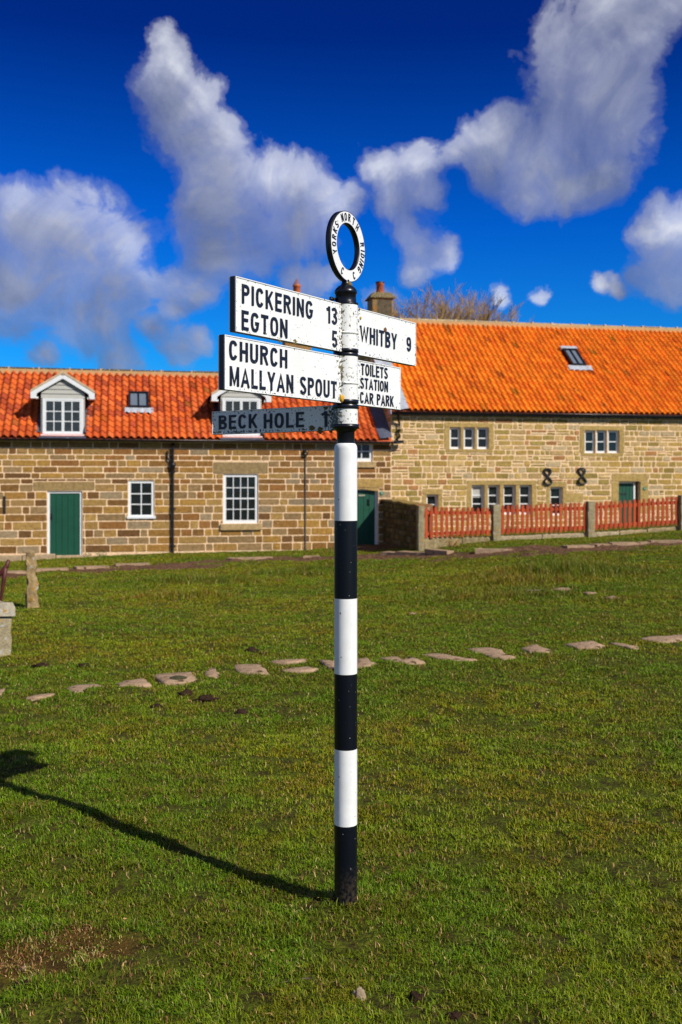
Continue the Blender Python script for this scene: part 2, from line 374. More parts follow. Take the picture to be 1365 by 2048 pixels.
def sub_rects(r, obs):
    out = [r]
    for o in obs:
        nx = []
        for (a,b_,c_,d_) in out:
            if o[1] <= a or o[0] >= b_ or o[3] <= c_ or o[2] >= d_: nx.append((a,b_,c_,d_)); continue
            if a < o[0]: nx.append((a,o[0],c_,d_))
            if b_ > o[1]: nx.append((o[1],b_,c_,d_))
            m0, m1 = max(a,o[0]), min(b_,o[1])
            if d_ > o[3]: nx.append((m0,m1,o[3],d_))
            if c_ < o[2]: nx.append((m0,m1,c_,o[2]))
        out = nx
    return out
def stone(mb, a, b_, c_, d_, proud, col, g_, jit, P=None, be=0.010):
    a += g_; b_ -= g_; c_ += g_; d_ -= g_
    if b_-a < 0.03 or d_-c_ < 0.025: return
    J = lambda s=1: random.uniform(-jit, jit)*s
    o = [(a+J(), c_+J()), (b_+J(), c_+J()), (b_+J(), d_+J()), (a+J(), d_+J())]
    # softened corners: 8-gon outline
    k = min(0.018, (d_-c_)*.2, (b_-a)*.2); out = []
    for i in range(4):
        p = o[i]; q = o[(i-1) % 4]; r_ = o[(i+1) % 4]
        for tq in (q, r_):
            L = math.hypot(tq[0]-p[0], tq[1]-p[1]); out.append((p[0]+(tq[0]-p[0])*k/L, p[1]+(tq[1]-p[1])*k/L))
    mx, mz = (a+b_)/2, (c_+d_)/2
    inn = []
    for (x, z) in out:
        dx = mx-x; dz = mz-z; inn.append((x + math.copysign(min(be, abs(dx)), dx), z + math.copysign(min(be, abs(dz)), dz)))
    tilt = random.uniform(-.004,.004); T = P or (lambda u, y, z: (u, y, z))
    i0 = mb.vs([T(x, 0.002, z) for x, z in out], tuple(q*.8 for q in col)); i1 = mb.vs([T(x, -proud + tilt*(x-mx)/(b_-a+.01)*2, z) for x, z in inn], col)
    for q in range(8): mb.f.append((i0+q, i0+(q+1)%8, i1+(q+1)%8, i1+q)); mb.sm.append(False)
    mb.f.append(tuple(i1+q for q in range(8))); mb.sm.append(False)
def courses(mb, u0, u1, z0, z1, obs, hfun, lfun, cfun, gap, jit, proud, P=None, split=0.0):
    z = z0
    while z < z1-0.03:
        h_ = hfun(z); 
        if z + h_ > z1 - 0.05: h_ = z1 - z
        u = u0 - random.random()*.3
        while u < u1:
            l = lfun(h_); a, b_ = max(u, u0), min(u+l, u1)
            if u1-b_ < .08: b_ = u1; l = u1-u+.01
            parts = [(a,b_,z,z+h_)]
            if split and random.random() < split and h_ > .11: 
                zm = z + h_*random.uniform(.4,.6); parts = [(a,b_,z,zm),(a,b_,zm,z+h_)]
            for p in parts:
                col = cfun(p)
                for q in sub_rects(p, obs):
                    if q[1]-q[0] > .045 and q[3]-q[2] > .04: stone(mb, *q, proud*random.uniform(.5,1.4), col, gap, jit, P)
            u += l
        z += h_
def rc(pal, v=.12):
    c = random.choice(pal); k = random.uniform(1-v, 1+v); return tuple(x*k for x in c)
PALA = [(.33,.172,.042),(.28,.14,.036),(.36,.205,.058),(.39,.235,.07),(.22,.11,.032),(.17,.083,.028),(.34,.20,.068),(.29,.185,.08),(.39,.215,.048),(.29,.13,.036),(.31,.225,.125)]
PALB = [(.46,.30,.085),(.40,.27,.075),(.50,.34,.115),(.34,.245,.065),(.55,.37,.15),(.44,.275,.07),(.48,.32,.13),(.31,.215,.055),(.50,.37,.20),(.42,.20,.07)]
MORT_A = (.86,.60,.36); MORT_B = (.84,.59,.34)

def frame_box(mb, r, y0, y1, t=0.03, ts=None, tb=None):
    a,b_,c_,d_ = r; ts = ts or t; tb = tb or t
    mb.box(a, a+ts, y0, y1, c_, d_); mb.box(b_-ts, b_, y0, y1, c_, d_); mb.box(a+ts, b_-ts, y0, y1, d_-t, d_); mb.box(a+ts, b_-ts, y0, y1, c_, c_+tb)
def window(root, off, r, v, cols, rows, ft=0.05, bar=0.025, mid=None, sill=None, sillmat=None, sash=None, name='window', pane_v=None, blind=False):
    a,b_,c_,d_ = r; mb = MB(); frame_box(mb, r, v, v+.07, ft, ft, ft*1.15)
    ia, ib, ic, id_ = a+ft, b_-ft, c_+ft*1.15, d_-ft
    w = ib-ia; h = id_-ic
    for k in range(1, cols):
        x = ia + w*k/cols; bw = bar*(2.2 if mid and k == cols//2 else 1); yy = v+.012 if not (mid and k == cols//2) else v+.006
        mb.box(x-bw/2, x+bw/2, yy, v+.05, ic, id_)
    for k in range(1, rows):
        z = ic + h*k/rows; bw = bar*(1.7 if sash and k == rows//2 else 1)
        mb.box(ia, ib, v+(.014 if not (sash and k == rows//2) else .003), v+.048, z-bw/2, z+bw/2)
    o = mb.build(name, m_white, root, off)
    p = MB(); p.box(ia-.01, ib+.01, v+.034, v+.040, ic-.01, id_+.01); p.build('pane', m_glass, o)
    if blind:
        q = MB(); q.poly([(ia,v+.0335,id_-h*.42),(ib,v+.0335,id_-h*.42),(ib,v+.0335,id_),(ia,v+.0335,id_)]); q.build('blind', m_cream, o)
    if sill:
        s_ = MB(); s_.box(sill[0], sill[1], sill[4] if len(sill) > 4 else -.05, v+.06, sill[2], sill[3], (.46,.32,.15), bev=.006); s_.build('sill', sillmat or m_white, o)
    return o
def gutter(mb, u0, u1, y, z, r=0.055):
    n = 8; base = len(mb.v)
    for u in (u0, u1):
        for rr in (r, r-.006): mb.vs([(u, y - rr*math.cos(math.pi*k/n), z - rr*math.sin(math.pi*k/n)) for k in range(n+1)])
    m_ = n+1
    for k in range(n):
        mb.f.append((base+k, base+k+1, base+2*m_+k+1, base+2*m_+k)); mb.sm.append(True)
        mb.f.append((base+m_+k, base+m_+k+1, base+3*m_+k+1, base+3*m_+k)); mb.sm.append(True)
    for a_, b2 in ((0, m_), (n, m_+n)): mb.f.append((base+a_, base+b2, base+2*m_+b2, base+2*m_+a_)); mb.sm.append(False)
    for e in (0, 2*m_):
        for k in range(n): mb.f.append((base+e+k, base+e+k+1, base+e+m_+k+1, base+e+m_+k)); mb.sm.append(False)
    u = u0 + .3
    while u < u1: mb.box(u-.015, u+.015, y+r-.01, y+r+.06, z-.05, z+.0); mb.tube([(u, y - (r+.006)*math.cos(math.pi*k/6), z - (r+.006)*math.sin(math.pi*k/6)) for k in range(7)], .008, 4); u += .9

def pantiles(mb, e, k, v0, v1, ulim, tw, rows, pal, holes=(), P=None, seam=True):
    """curved interlocking tiles, each a curved sheet with its own thickness; ulim(v)->(u0,u1) clips to the roof plane"""
    sl = math.hypot(1, k); n = 7; dv = (v1-v0)/rows
    nx = np.array([0, -k/sl, 1/sl])
    umin = min(ulim(v0)[0], ulim(v1)[0]); umax = max(ulim(v0)[1], ulim(v1)[1])
    prof = []
    for j in range(n+1):
        s_ = j/n; hgt = 0.040*math.sin(2*math.pi*(s_*0.98+0.02)) + (0.012 if s_ > .93 else 0)
        prof.append((s_, hgt))
    for r_ in range(rows):
        va = v0 + dv*r_; vb = va + dv*1.04; a0, a1 = ulim((va+vb)/2); off = 0.0
        i = 0; u = umin
        while u < umax - 1e-6:
            ua, ub = u, u+tw; u += tw; i += 1
            cu, cv = (ua+ub)/2, (va+vb)/2
            if cu < a0 or cu > a1: continue
            if any(h[0] < cu < h[1] and h[2] < cv < h[3] for h in holes): continue
            col = rc(pal, .14) if random.random() > (.07 if pal is PTA else .025) else tuple(q*random.uniform(.5,.72) for q in rc(pal, .1)); ju = random.uniform(-.003,.003); jn = random.uniform(-.003,.004)
            lo = []; hi = []; lip = []
            for (s_, hg) in prof:
                x = ua + tw*s_ + ju; 
                za = e + k*(va-v0); zb = e + k*(vb-v0)
                ha = hg + .044 + jn; hb = hg + .014 + jn
                lo.append((x, va+nx[1]*ha, za+nx[2]*ha)); hi.append((x, vb+nx[1]*hb, zb+nx[2]*hb)); ht = ha-.020
                lip.append((x, va+nx[1]*ht+.002, za+nx[2]*ht))
            T = P or (lambda q: q)
            b0 = mb.vs([T(q) for q in lo], col); b1 = mb.vs([T(q) for q in hi], col)
            c0 = mb.vs([T(q) for q in lip], col); c1 = mb.vs([T(q) for q in lo], col)
            for j in range(n):
                mb.f.append((b0+j, b0+j+1, b1+j+1, b1+j)); mb.sm.append(True)
                mb.f.append((c0+j, c0+j+1, c1+j+1, c1+j)); mb.sm.append(False)
PTA = [(.58,.108,.016),(.54,.094,.015),(.62,.125,.020),(.48,.078,.015),(.56,.11,.024),(.38,.060,.018),(.64,.14,.03)]
PTB = [(.80,.205,.008),(.76,.185,.007),(.84,.225,.011),(.72,.165,.008),(.78,.21,.010),(.70,.145,.007)]

def pipe_mb(u, z0, z1, y=-.07, r=.036):
    mb = MB(); mb.tube([(u,y,z0),(u,y,z1)], r, 12)
    z = z0+.25
    while z < z1-.2: mb.tube([(u,y,z),(u,y,z+.07)], r+.012, 12); mb.box(u-.08,u+.08,y+.03,.0,z+.02,z+.05); z += 1.05
    return mb

# ================================================================== HOUSE WITH DORMERS
UA0, UA1 = -13.2, 1.518
A_E, A_K, A_V0, A_VR = 2.84, 0.80, -0.15, 2.5
hA, offA = house('stone_house', -5.0, 'low squared-stone house with two white dormers and a dark orange pantile roof')
dA1 = rect(95,982,165,1117); wA1 = rect(257,961,309,1036); wA2 = rect(447,948,517,1047); wA3 = rect(703,883,746,923); dA2 = rect(690,976,757,1092)
lin1 = rect(67,963,190,981); lin2 = rect(427,924,537,947.5); lin3 = rect(682,957,768,975.5); sil3 = rect(700,923.5,752,935); sil2 = rect(441,1047.5,524,1060)
holesA = [tuple(x) for x in (dA1, wA1, wA2, wA3, dA2)]
mb = MB(); wall_skin(mb, UA0, UA1, -1.1, 2.86, holesA, 0.16, MORT_A)
slot = tuple(rect(7,992,12,1027))
obsA = holesA + [tuple(lin1), tuple(lin2), tuple(lin3), tuple(sil3), tuple(sil2)]
def hA_(z): return random.uniform(.205,.255) if z < .75 else (random.uniform(.19,.225) if z < 1.35 else random.uniform(.145,.185))
courses(mb, UA0, UA1, -.36, 2.80, obsA, hA_, lambda h_: random.choice([.24,.34,.45,.55,.66,.75])*random.uniform(.85,1.12), lambda p: rc(PALA, .10), .0125, .004, .009)
for L_, c_ in ((lin1,(.30,.22,.12)),(lin2,(.27,.205,.125)),(lin3,(.40,.28,.12))): stone(mb, *L_, .014, tuple(w*q for w,q in zip(c_,(1.12,1.02,.75))), .006, .002, be=.006)
# rough footing stones, thicker than the wall above
u = UA0
while u < .2:
    l = random.uniform(.5,1.1); t_ = random.uniform(.05,.11); h_ = random.uniform(-.44,-.37)
    if not (dA1[0]-.02 < u+l/2 < dA1[1]+.02 and False): mb.box(u, min(u+l-.012, .2), -t_, .05, -1.0, h_, rc([(.40,.28,.15),(.34,.25,.14),(.44,.32,.19)], .1), bev=.02)
    u += l
wallA = mb.build('wall', m_stoneA, hA, offA)
mb = MB()
for (a, b_) in ((UA0, UA0+.3),): mb.box(a, b_, .02, 5.0, -1, 2.8, PALA[0])
mb.box(UA0+.3, UA1, 4.8, 5.0, -1, 2.8, PALA[0]); 
i = mb.vs([(UA0,.02,2.8),(UA0,5,2.8),(UA0,2.5,4.9),(UA0+.3,.02,2.8),(UA0+.3,5,2.8),(UA0+.3,2.5,4.9)], PALA[0])
for q in ((0,1,2),(3,5,4),(0,2,5,3),(1,4,5,2)): mb.f.append(tuple(i+a for a in q)); mb.sm.append(False)
mb.build('gable_wall', m_stoneA, hA, offA)

# dormer placement first so the tiles can leave room
def dorm(px): return fac(px, 872, .08)[0]
DC = [dorm(126.5), dorm(483)]
DHW = .60
skA = onroof(258,820,A_E,A_K,A_V0), onroof(297,790,A_E,A_K,A_V0)
holes = [(c-DHW, c+DHW, -.3, 1.15) for c in DC] + [(skA[0][0]-.02, skA[1][0]+.06, skA[0][1], skA[1][1])]
mb = MB()
pantiles(mb, A_E, A_K, A_V0, A_VR-.02, lambda v: (UA0-.05, 1.17), .1995, 13, PTA, holes)
o = mb.build('roof', m_tile, hA, offA); roofA = o
mb = MB()   # boarding under the tiles, back slope, mortar under the ridge
mb.poly([(UA0,A_V0+.03,A_E-.03),(UA1,A_V0+.03,A_E-.03),(UA1,A_VR,A_E+A_K*(A_VR-A_V0)-.02),(UA0,A_VR,A_E+A_K*(A_VR-A_V0)-.02)])
mb.poly([(UA0,A_VR,A_E+A_K*(A_VR-A_V0)-.02),(UA1,A_VR,A_E+A_K*(A_VR-A_V0)-.02),(UA1,5.15,A_E-.02),(UA0,5.15,A_E-.02)])
mb.build('back_slope', M('back_slope_tile', (.5,.09,.02), .8, .3, 6), roofA)
mb = MB(); zr = A_E + A_K*(A_VR-A_V0)
u = UA0
mb.box(UA0, UA1, A_VR-.16, A_VR+.16, zr-.15, zr+.012, (.50,.33,.15))
mb.build('ridge_bedding', M('ridge_mortar', (.52,.33,.145), .95, .2, 6, .4, 30), roofA)
mb = MB()
while u < UA1:
    l = random.uniform(.82,.95); a, b_ = u, min(u+l-.02, UA1); c_ = rc([(.09,.085,.06),(.12,.11,.075),(.075,.07,.05)], .2)
    pr = [(-.14,.0),(-.10,.045),(-.03,.062),(.03,.062),(.10,.045),(.14,.0)]; jz = random.uniform(-.006,.008)
    i = mb.vs([(a, A_VR+p, zr+.014+q+jz) for p,q in pr] + [(b_, A_VR+p, zr+.014+q+jz) for p,q in pr], c_)
    for k_ in range(5): mb.f.append((i+k_, i+k_+1, i+6+k_+1, i+6+k_)); mb.sm.append(False)
    mb.f.append(tuple(i+k_ for k_ in range(6))); mb.sm.append(False); mb.f.append(tuple(i+6+k_ for k_ in range(6))); mb.sm.append(False)
    mb.box(b_-.015, b_+.035, A_VR-.15, A_VR+.15, zr, zr+.075, (.5,.36,.2)); u += l
mb.build('ridge', m_ridge, roofA)
# lead where the roof meets the taller house
mb = MB(); pts0, pts1 = [], []
for q in range(9):
    v = A_V0 + (A_VR-A_V0)*q/8; z = A_E + A_K*(v-A_V0)
    w = .37 + (.03 if q % 2 else 0); pts0.append((UA1-w, v, z+.055)); pts1.append((UA1-.004, v, z+.10+.02*(q%2)))
i = mb.vs(pts0+pts1)
for q in range(8): mb.f.append((i+q, i+9+q, i+10+q, i+q+1)); mb.sm.append(False)
mb.build('lead_flashing', m_lead, hA, offA)
mb = MB(); gutter(mb, UA0, 1.66, -.20, 2.80)
mb.box(UA0, 1.5, -.145, -.004, 2.745, 2.80)
mb.build('gutter', m_blackp, hA, offA)
up_, _ = fac(346, 1000, -.07)
zb = fac(346, 1112)[1]
mb = pipe_mb(up_, zb, 2.72); zh = fac(346,932)[1]
mb.lathe([(.036,zh-.16),(.05,zh-.12),(.085,zh+.02),(.085,zh+.09),(.07,zh+.09)], 12, cx=up_, cy=-.07, capt=True)
mb.tube([(up_,-.07,zh+.05),(up_-.14,-.06,zh+.22),(up_-.14,-.05,zh+.42)], .028, 8)
mb.build('downpipe', m_blackp, hA, offA)

def door(root, off, r, v, mat, boards=5, frame=True, handle='left', ft=.065):
    a,b_,c_,d_ = r; mb = MB()
    ia, ib, it = a+ft, b_-ft, d_-ft
    for k in range(boards):
        x0 = ia+(ib-ia)*k/boards; x1 = ia+(ib-ia)*(k+1)/boards
        mb.box(x0+.003, x1-.003, v+.015, v+.05, c_+.012, it-.003, bev=.004)
    mb.box(ia, ib, v+.03, v+.048, c_+.012, it-.003)
    o = mb.build('door', mat, root, off)
    if frame:
        f_ = MB(); f_.box(a, ia, v-.01, v+.08, c_, d_, bev=.004); f_.box(ib, b_, v-.01, v+.08, c_, d_, bev=.004); f_.box(ia, ib, v-.01, v+.08, it, d_, bev=.004); f_.build('door_frame', m_white, o)
    return o
o = door(hA, offA, dA1, .05, m_green)
mb = MB(); hx = dA1[0]+.075; hz = dA1[2]+ (dA1[3]-dA1[2])*.66
mb.box(hx+.005, hx+.06, .045, .066, hz-.16, hz+.02); mb.tube([(hx+.03,.03,hz-.02),(hx+.035,.02,hz-.13)], .011, 6); mb.tube([(hx+.03,.05,hz+.10),(hx+.03,.04,hz+.1)], .018, 8); mb.build('handle', m_iron, o)
mb = MB(); mb.box(dA1[0]-.05, dA1[1]+.1, -.12, .14, dA1[2]-.3, dA1[2]+.004, (.40,.29,.17), bev=.015); mb.build('doorstep', m_stoneA, hA, offA)
# the other door, set deeper in its doorway
o = door(hA, offA, dA2, .10, m_green, ft=.075)
mb = MB(); gx, gz = fac(737, 1005, .1); mb.box(gx-.04, gx+.04, .105, .114, gz-.10, gz+.10, bev=.003); mb.build('door_glass', m_glass, o)
gx, gz = fac(724, 991, .1); mb = MB(); mb.box(gx-.10, gx+.10, .100, .114, gz-.02, gz+.02, bev=.004); mb.build('letter_slot', M('brass_slot', (.45,.4,.28), .4, .1, 8, .1, 30), o)
mb = MB(); a,b_,c_,d_ = dA2     # pointed stone arch head under the lintel
for q in range(8):
    x0 = a+(b_-a)*q/8; x1 = a+(b_-a)*(q+1)/8; f_ = lambda x: d_-.10+.075*(1-abs(x-(a+b_)/2)/((b_-a)/2))
    i = mb.vs([(x0,-.0,f_(x0)),(x1,-.0,f_(x1)),(x1,-.0,d_+.01),(x0,-.0,d_+.01),(x0,.09,f_(x0)),(x1,.09,f_(x1))], (.42,.28,.10))
    for qf in ((0,1,2,3),(0,4,5,1)): mb.f.append(tuple(i+w for w in qf)); mb.sm.append(False)
mb.build('arch_stone', m_stoneA, hA, offA)
mb = MB(); mb.box(dA2[0]-.2, dA2[1]+.15, -.55, .12, dA2[2]-.4, dA2[2]+.003, (.36,.25,.15), bev=.015); mb.build('doorstep', m_stoneA, hA, offA)
window(hA, offA, wA1, .03, 2, 3, .075, .028, sill=(wA1[0]-.04, wA1[1]+.04, wA1[2]-.02, wA1[2]+.055))
window(hA, offA, wA2, .04, 4, 4, .085, .022, sash=True, sill=(sil2[0], sil2[1], sil2[2], sil2[3], -.07), sillmat=m_stoneA)
window(hA, offA, wA3, .05, 2, 2, .085, .028, sill=(sil3[0], sil3[1], sil3[2], sil3[3], -.06), sillmat=m_stoneA)
mb = MB(); mb.box(slot[0], slot[1], -.03, .01, slot[2], slot[3], bev=.004); mb.build('wall_tie', m_iron, hA, offA)
# wall lamp on its conduit
lu, lz = fac(611,905); mb = MB(); _, l0 = fac(611,1100); mb.tube([(lu,-.03,l0),(lu,-.03,lz-.1)], .017, 8); mb.tube([(lu,-.03,l0-.02),(lu,-.03,l0+.05)], .026, 8)
mb.build('conduit', M('grey_conduit', (.05,.052,.058), .5, .1, 8, .1, 30), hA, offA)
mb = MB(); mb.box(lu-.055, lu+.065, -.12, .0, lz-.09, lz+.08, bev=.012); o = mb.build('wall_lamp', m_blackp, hA, offA)
m_amb = M('amber_lens', (.5,.35,.12), .3, .1, 8, 0)
for bx in ((lu-.03, lu+.0, lz-.06, lz-.02), (lu+.015, lu+.045, lz+.01, lz+.05)):
    mb = MB(); mb.box(bx[0], bx[1], -.135, -.121, bx[2], bx[3], bev=.004); mb.build('lens', m_amb, o)

# skylight with lead apron
def skylight(root, off, p0, p1, e, k, v0, apron, topl=False):
    (u0, va, _), (u1, vb, _) = p0, p1; sl = math.hypot(1,k)
    def P(u, v, h_): return (u, v - k/sl*h_, e + k*(v-v0) + h_/sl)
    def rb(mb, a, b_, c_, d_, h0, h1):
        i = mb.vs([P(a,c_,h0),P(b_,c_,h0),P(b_,d_,h0),P(a,d_,h0),P(a,c_,h1),P(b_,c_,h1),P(b_,d_,h1),P(a,d_,h1)])
        for q in ((0,3,2,1),(4,5,6,7),(0,1,5,4),(1,2,6,5),(2,3,7,6),(3,0,4,7)): mb.f.append(tuple(i+w for w in q)); mb.sm.append(False)
    mb = MB(); t_ = .05
    rb(mb,u0,u0+t_,va,vb,-.03,.13); rb(mb,u1-t_,u1,va,vb,-.03,.13); rb(mb,u0+t_,u1-t_,va,va+t_,-.03,.13); rb(mb,u0+t_,u1-t_,vb-t_,vb,-.03,.13); um = (u0+u1)/2; rb(mb,um-.018,um+.018,va+t_,vb-t_,.09,.125)
    o = mb.build('skylight', m_blackp, root, off)
    mb = MB(); rb(mb, u0+t_-.005, u1-t_+.005, va+t_-.005, vb-t_+.005, .08, .086); mb.build('pane', m_skyglass, o)
    mb = MB(); a0, a1 = apron; n = 16; ps = []
    for q in range(n+1):
        u = a0+(a1-a0)*q/n; w = .02*math.sin(u*2*math.pi/.2)
        ps.append((P(u, va-.17+random.uniform(-.02,.02), .062+w), P(u, va+.01, .085)))
    i = mb.vs([x for q in ps for x in q])
    for q in range(n): mb.f.append((i+2*q, i+2*q+2, i+2*q+3, i+2*q+1)); mb.sm.append(True)
    mb.build('lead_apron', m_lead2, o)
    if topl: mb = MB(); rb(mb, u0-.05, u1+.03, vb-.01, vb+.10, .05, .14); mb.build('head_flashing', m_lead2, o)
m_skyglass = M('skylight_glass', (.14,.17,.21), .08, .1, 4, 0)  # grey-blue sky reflection put into the glass colour
m_lead2 = M('pale_lead', (.42,.44,.48), .5, .3, 9, .3, 12, .01)
skylight(hA, offA, *skA, A_E, A_K, A_V0, (fac(250,826,.5)[0], fac(308,826,.5)[0]))

def dormer(uc):
    v = .08; z0 = 2.90; zw = fac(482 if uc > -4 else 126, 797, v)[1]  # top of the window
    k = .62; ez = fac(126,788,v)[1]; az = ez + .86*k
    zr_ = lambda vv: A_E + A_K*(vv-A_V0)
    mb = MB(); hw = .585
    yc = A_V0 + (ez-.1-A_E)/A_K
    top = az - .10
    # front boarding (a gable with lap boards), cheeks down to the main roof
    sh = lambda z: max(0.02, min(hw, (top - z)/k))
    mb.box(uc-hw, uc+hw, v, v+.05, z0-.02, ez-.12)
    zz = ez-.12
    while zz < top-.02:
        z2 = min(zz+.125, top); w0, w1 = sh(zz), sh(z2)
        i = mb.vs([(uc-w0,v-.018,zz),(uc+w0,v-.018,zz),(uc+w1,v+.004,z2),(uc-w1,v+.004,z2),(uc-w0,v+.05,zz),(uc+w0,v+.05,zz),(uc+w1,v+.05,z2),(uc-w1,v+.05,z2)])
        for q in ((0,1,2,3),(0,4,5,1),(4,7,6,5),(0,3,7,4),(1,5,6,2)): mb.f.append(tuple(i+w for w in q)); mb.sm.append(False)
        zz = z2
    o = mb.build('dormer', m_cream, hA, offA)
    c_ = MB()
    for s in (-1,1):
        x = uc+s*hw
        i = c_.vs([(x,v+.05,z0-.1),(x,yc,ez-.1),(x,v+.05,ez-.1),(x-s*.04,v+.05,z0-.1),(x-s*.04,yc,ez-.1),(x-s*.04,v+.05,ez-.1)])
        for q in ((0,1,2),(3,5,4),(0,2,5,3),(1,4,5,2),(0,3,4,1)): c_.f.append(tuple(i+w for w in q)); c_.sm.append(False)
        # lead soakers beside the cheek, lapped in steps
        for q in range(7):
            va = v-.1+q*.19; vb = va+.2; w = .12+.02*(q%2)
            i = c_.vs([(x,va,zr_(va)+.06),(x+s*w,va,zr_(va)+.05),(x+s*w,vb,zr_(vb)+.035),(x,vb,zr_(vb)+.045),(x,va,zr_(va)+.16),(x,vb,zr_(vb)+.15)])
            for qq in ((0,1,2,3),(0,3,5,4)): c_.f.append(tuple(i+w_ for w_ in qq)); c_.sm.append(False)
    c_.box(uc-hw-.04, uc+hw+.04, v-.24, v+.02, z0-.075, z0-.02)
    c_.build('cheek', m_lead, o)
    # roof slopes run back to the main roof
    r_ = MB(); vf = v-.10; EW = .86
    def P(q): return q
    n = 6
    for s in (-1,1):
        d_ = MB()
        rows = 4
        for r__ in range(rows):
            xa = EW*(1-r__/rows); xb = EW*(1-(r__+1)/rows)
            za = az - k*xa + .05; zb2 = az - k*xb + .05
            vend_a = A_V0 + (za-A_E)/A_K + .05; vend_b = A_V0 + (zb2-A_E)/A_K + .05
            vv = vf; tw = .2
            while vv < vend_b:
                ve = min(vv+tw, vend_b); col = rc(PTA,.1); lo, hi = [], []
                for j in range(n+1):
                    s_ = j/n; hh = .024*math.sin(2*math.pi*s_); yv = vv+(ve-vv)*s_
                    lo.append((uc+s*(xa+.01), min(yv, vend_a+.05), za+hh+.018)); hi.append((uc+s*xb, yv, zb2+hh))
                b0 = r_.vs(lo, col); b1 = r_.vs(hi, col)
                for j in range(n): r_.f.append((b0+j, b0+j+1, b1+j+1, b1+j)); r_.sm.append(True)
                vv = ve
        # soffit under the tiles
        ve = A_V0 + (az-A_E)/A_K; ve2 = A_V0 + (az-k*EW-A_E)/A_K
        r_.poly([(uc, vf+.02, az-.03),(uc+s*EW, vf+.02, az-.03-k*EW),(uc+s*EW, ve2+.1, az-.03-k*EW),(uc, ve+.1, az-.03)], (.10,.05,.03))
    r_.build('dormer_roof', m_tile, o)
    # ridge and mortared verge
    g_ = MB(); ve = A_V0 + (az-A_E)/A_K + .1
    g_.tube([(uc, vf, az+.035),(uc, ve, az+.035)], .075, 8, (.5,.34,.17))
    for s in (-1,1):
        i = g_.vs([(uc,vf-.012,az+.10),(uc+s*EW,vf-.012,az+.10-k*EW),(uc+s*EW,vf-.012,az+.035-k*EW),(uc,vf-.012,az+.035),(uc,vf+.13,az+.10),(uc+s*EW,vf+.13,az+.10-k*EW),(uc+s*EW,vf+.13,az+.035-k*EW),(uc,vf+.13,az+.035)], (.62,.48,.30))
        for q in ((0,1,2,3),(0,4,5,1),(1,5,6,2),(3,2,6,7),(4,7,6,5)): g_.f.append(tuple(i+w for w in q)); g_.sm.append(False)
    g_.build('verge', m_verge, o)
    b2 = MB()    # white bargeboards with a kicked foot
    for s in (-1,1):
        x1 = uc+s*(EW-.0); t0 = .033; dpt = .125
        za = az+t0; zb_ = az+t0-k*EW
        prof = [(uc, za), (x1, zb_), (x1, zb_-.17), (x1-s*.14, zb_-.17), (x1-s*.17, zb_-.10+.07), (uc, za-.145)]
        i = b2.vs([(x, vf, z) for x, z in prof] + [(x, vf+.03, z) for x, z in prof])
        b2.f.append(tuple(i+q for q in range(6))); b2.sm.append(False); b2.f.append(tuple(i+6+q for q in range(6))); b2.sm.append(False)
        for q in range(6): b2.f.append((i+q, i+(q+1)%6, i+6+(q+1)%6, i+6+q)); b2.sm.append(False)
        b2.box(min(x1,x1-s*.2), max(x1,x1-s*.2), vf+.03, v+.3, zb_-.17, zb_-.12)
    b2.build('bargeboard', m_white, o)
    # casement pair
    w = MB(); a, bb = uc-.545, uc+.545; wz1 = zw; wz0 = z0+.03
    frame_box(w, (a+.0, bb-.0, wz0, wz1), v-.035, v+.03, .045, .06, .04)
    a += .06; bb -= .06; zt = wz1-.045; zb3 = wz0+.04; mid = (a+bb)/2
    for (p, q) in ((a, mid),(mid, bb)):
        frame_box(w, (p+.002, q-.002, zb3, zt), v-.028, v+.02, .038, .034, .05)
        xm = (p+q)/2; w.box(xm-.012, xm+.012, v-.02, v+.01, zb3+.05, zt-.038)
        for r2 in (1,2):
            z = zb3+.05 + (zt-.038-zb3-.05)*r2/3; w.box(p+.036, q-.036, v-.017, v+.008, z-.012, z+.012)
    w.box(uc-.60, uc+.60, v-.085, v-.0, z0-.015, z0+.028, bev=.006)
    w.build('window', m_white, o)
    p = MB(); p.box(a+.01, bb-.01, v-.012, v-.004, zb3+.01, zt-.01); p.build('pane', m_glass2, o)
m_verge = M('verge_mortar', (.56,.40,.24), .95, .2, 9, .4, 40, spec=.1)
m_glass2 = M('dormer_glass', (.035,.042,.042), .08, .3, 5, 0)  # dormer panes, slightly paler than the dark window glass
dormer(DC[0]); dormer(DC[1])

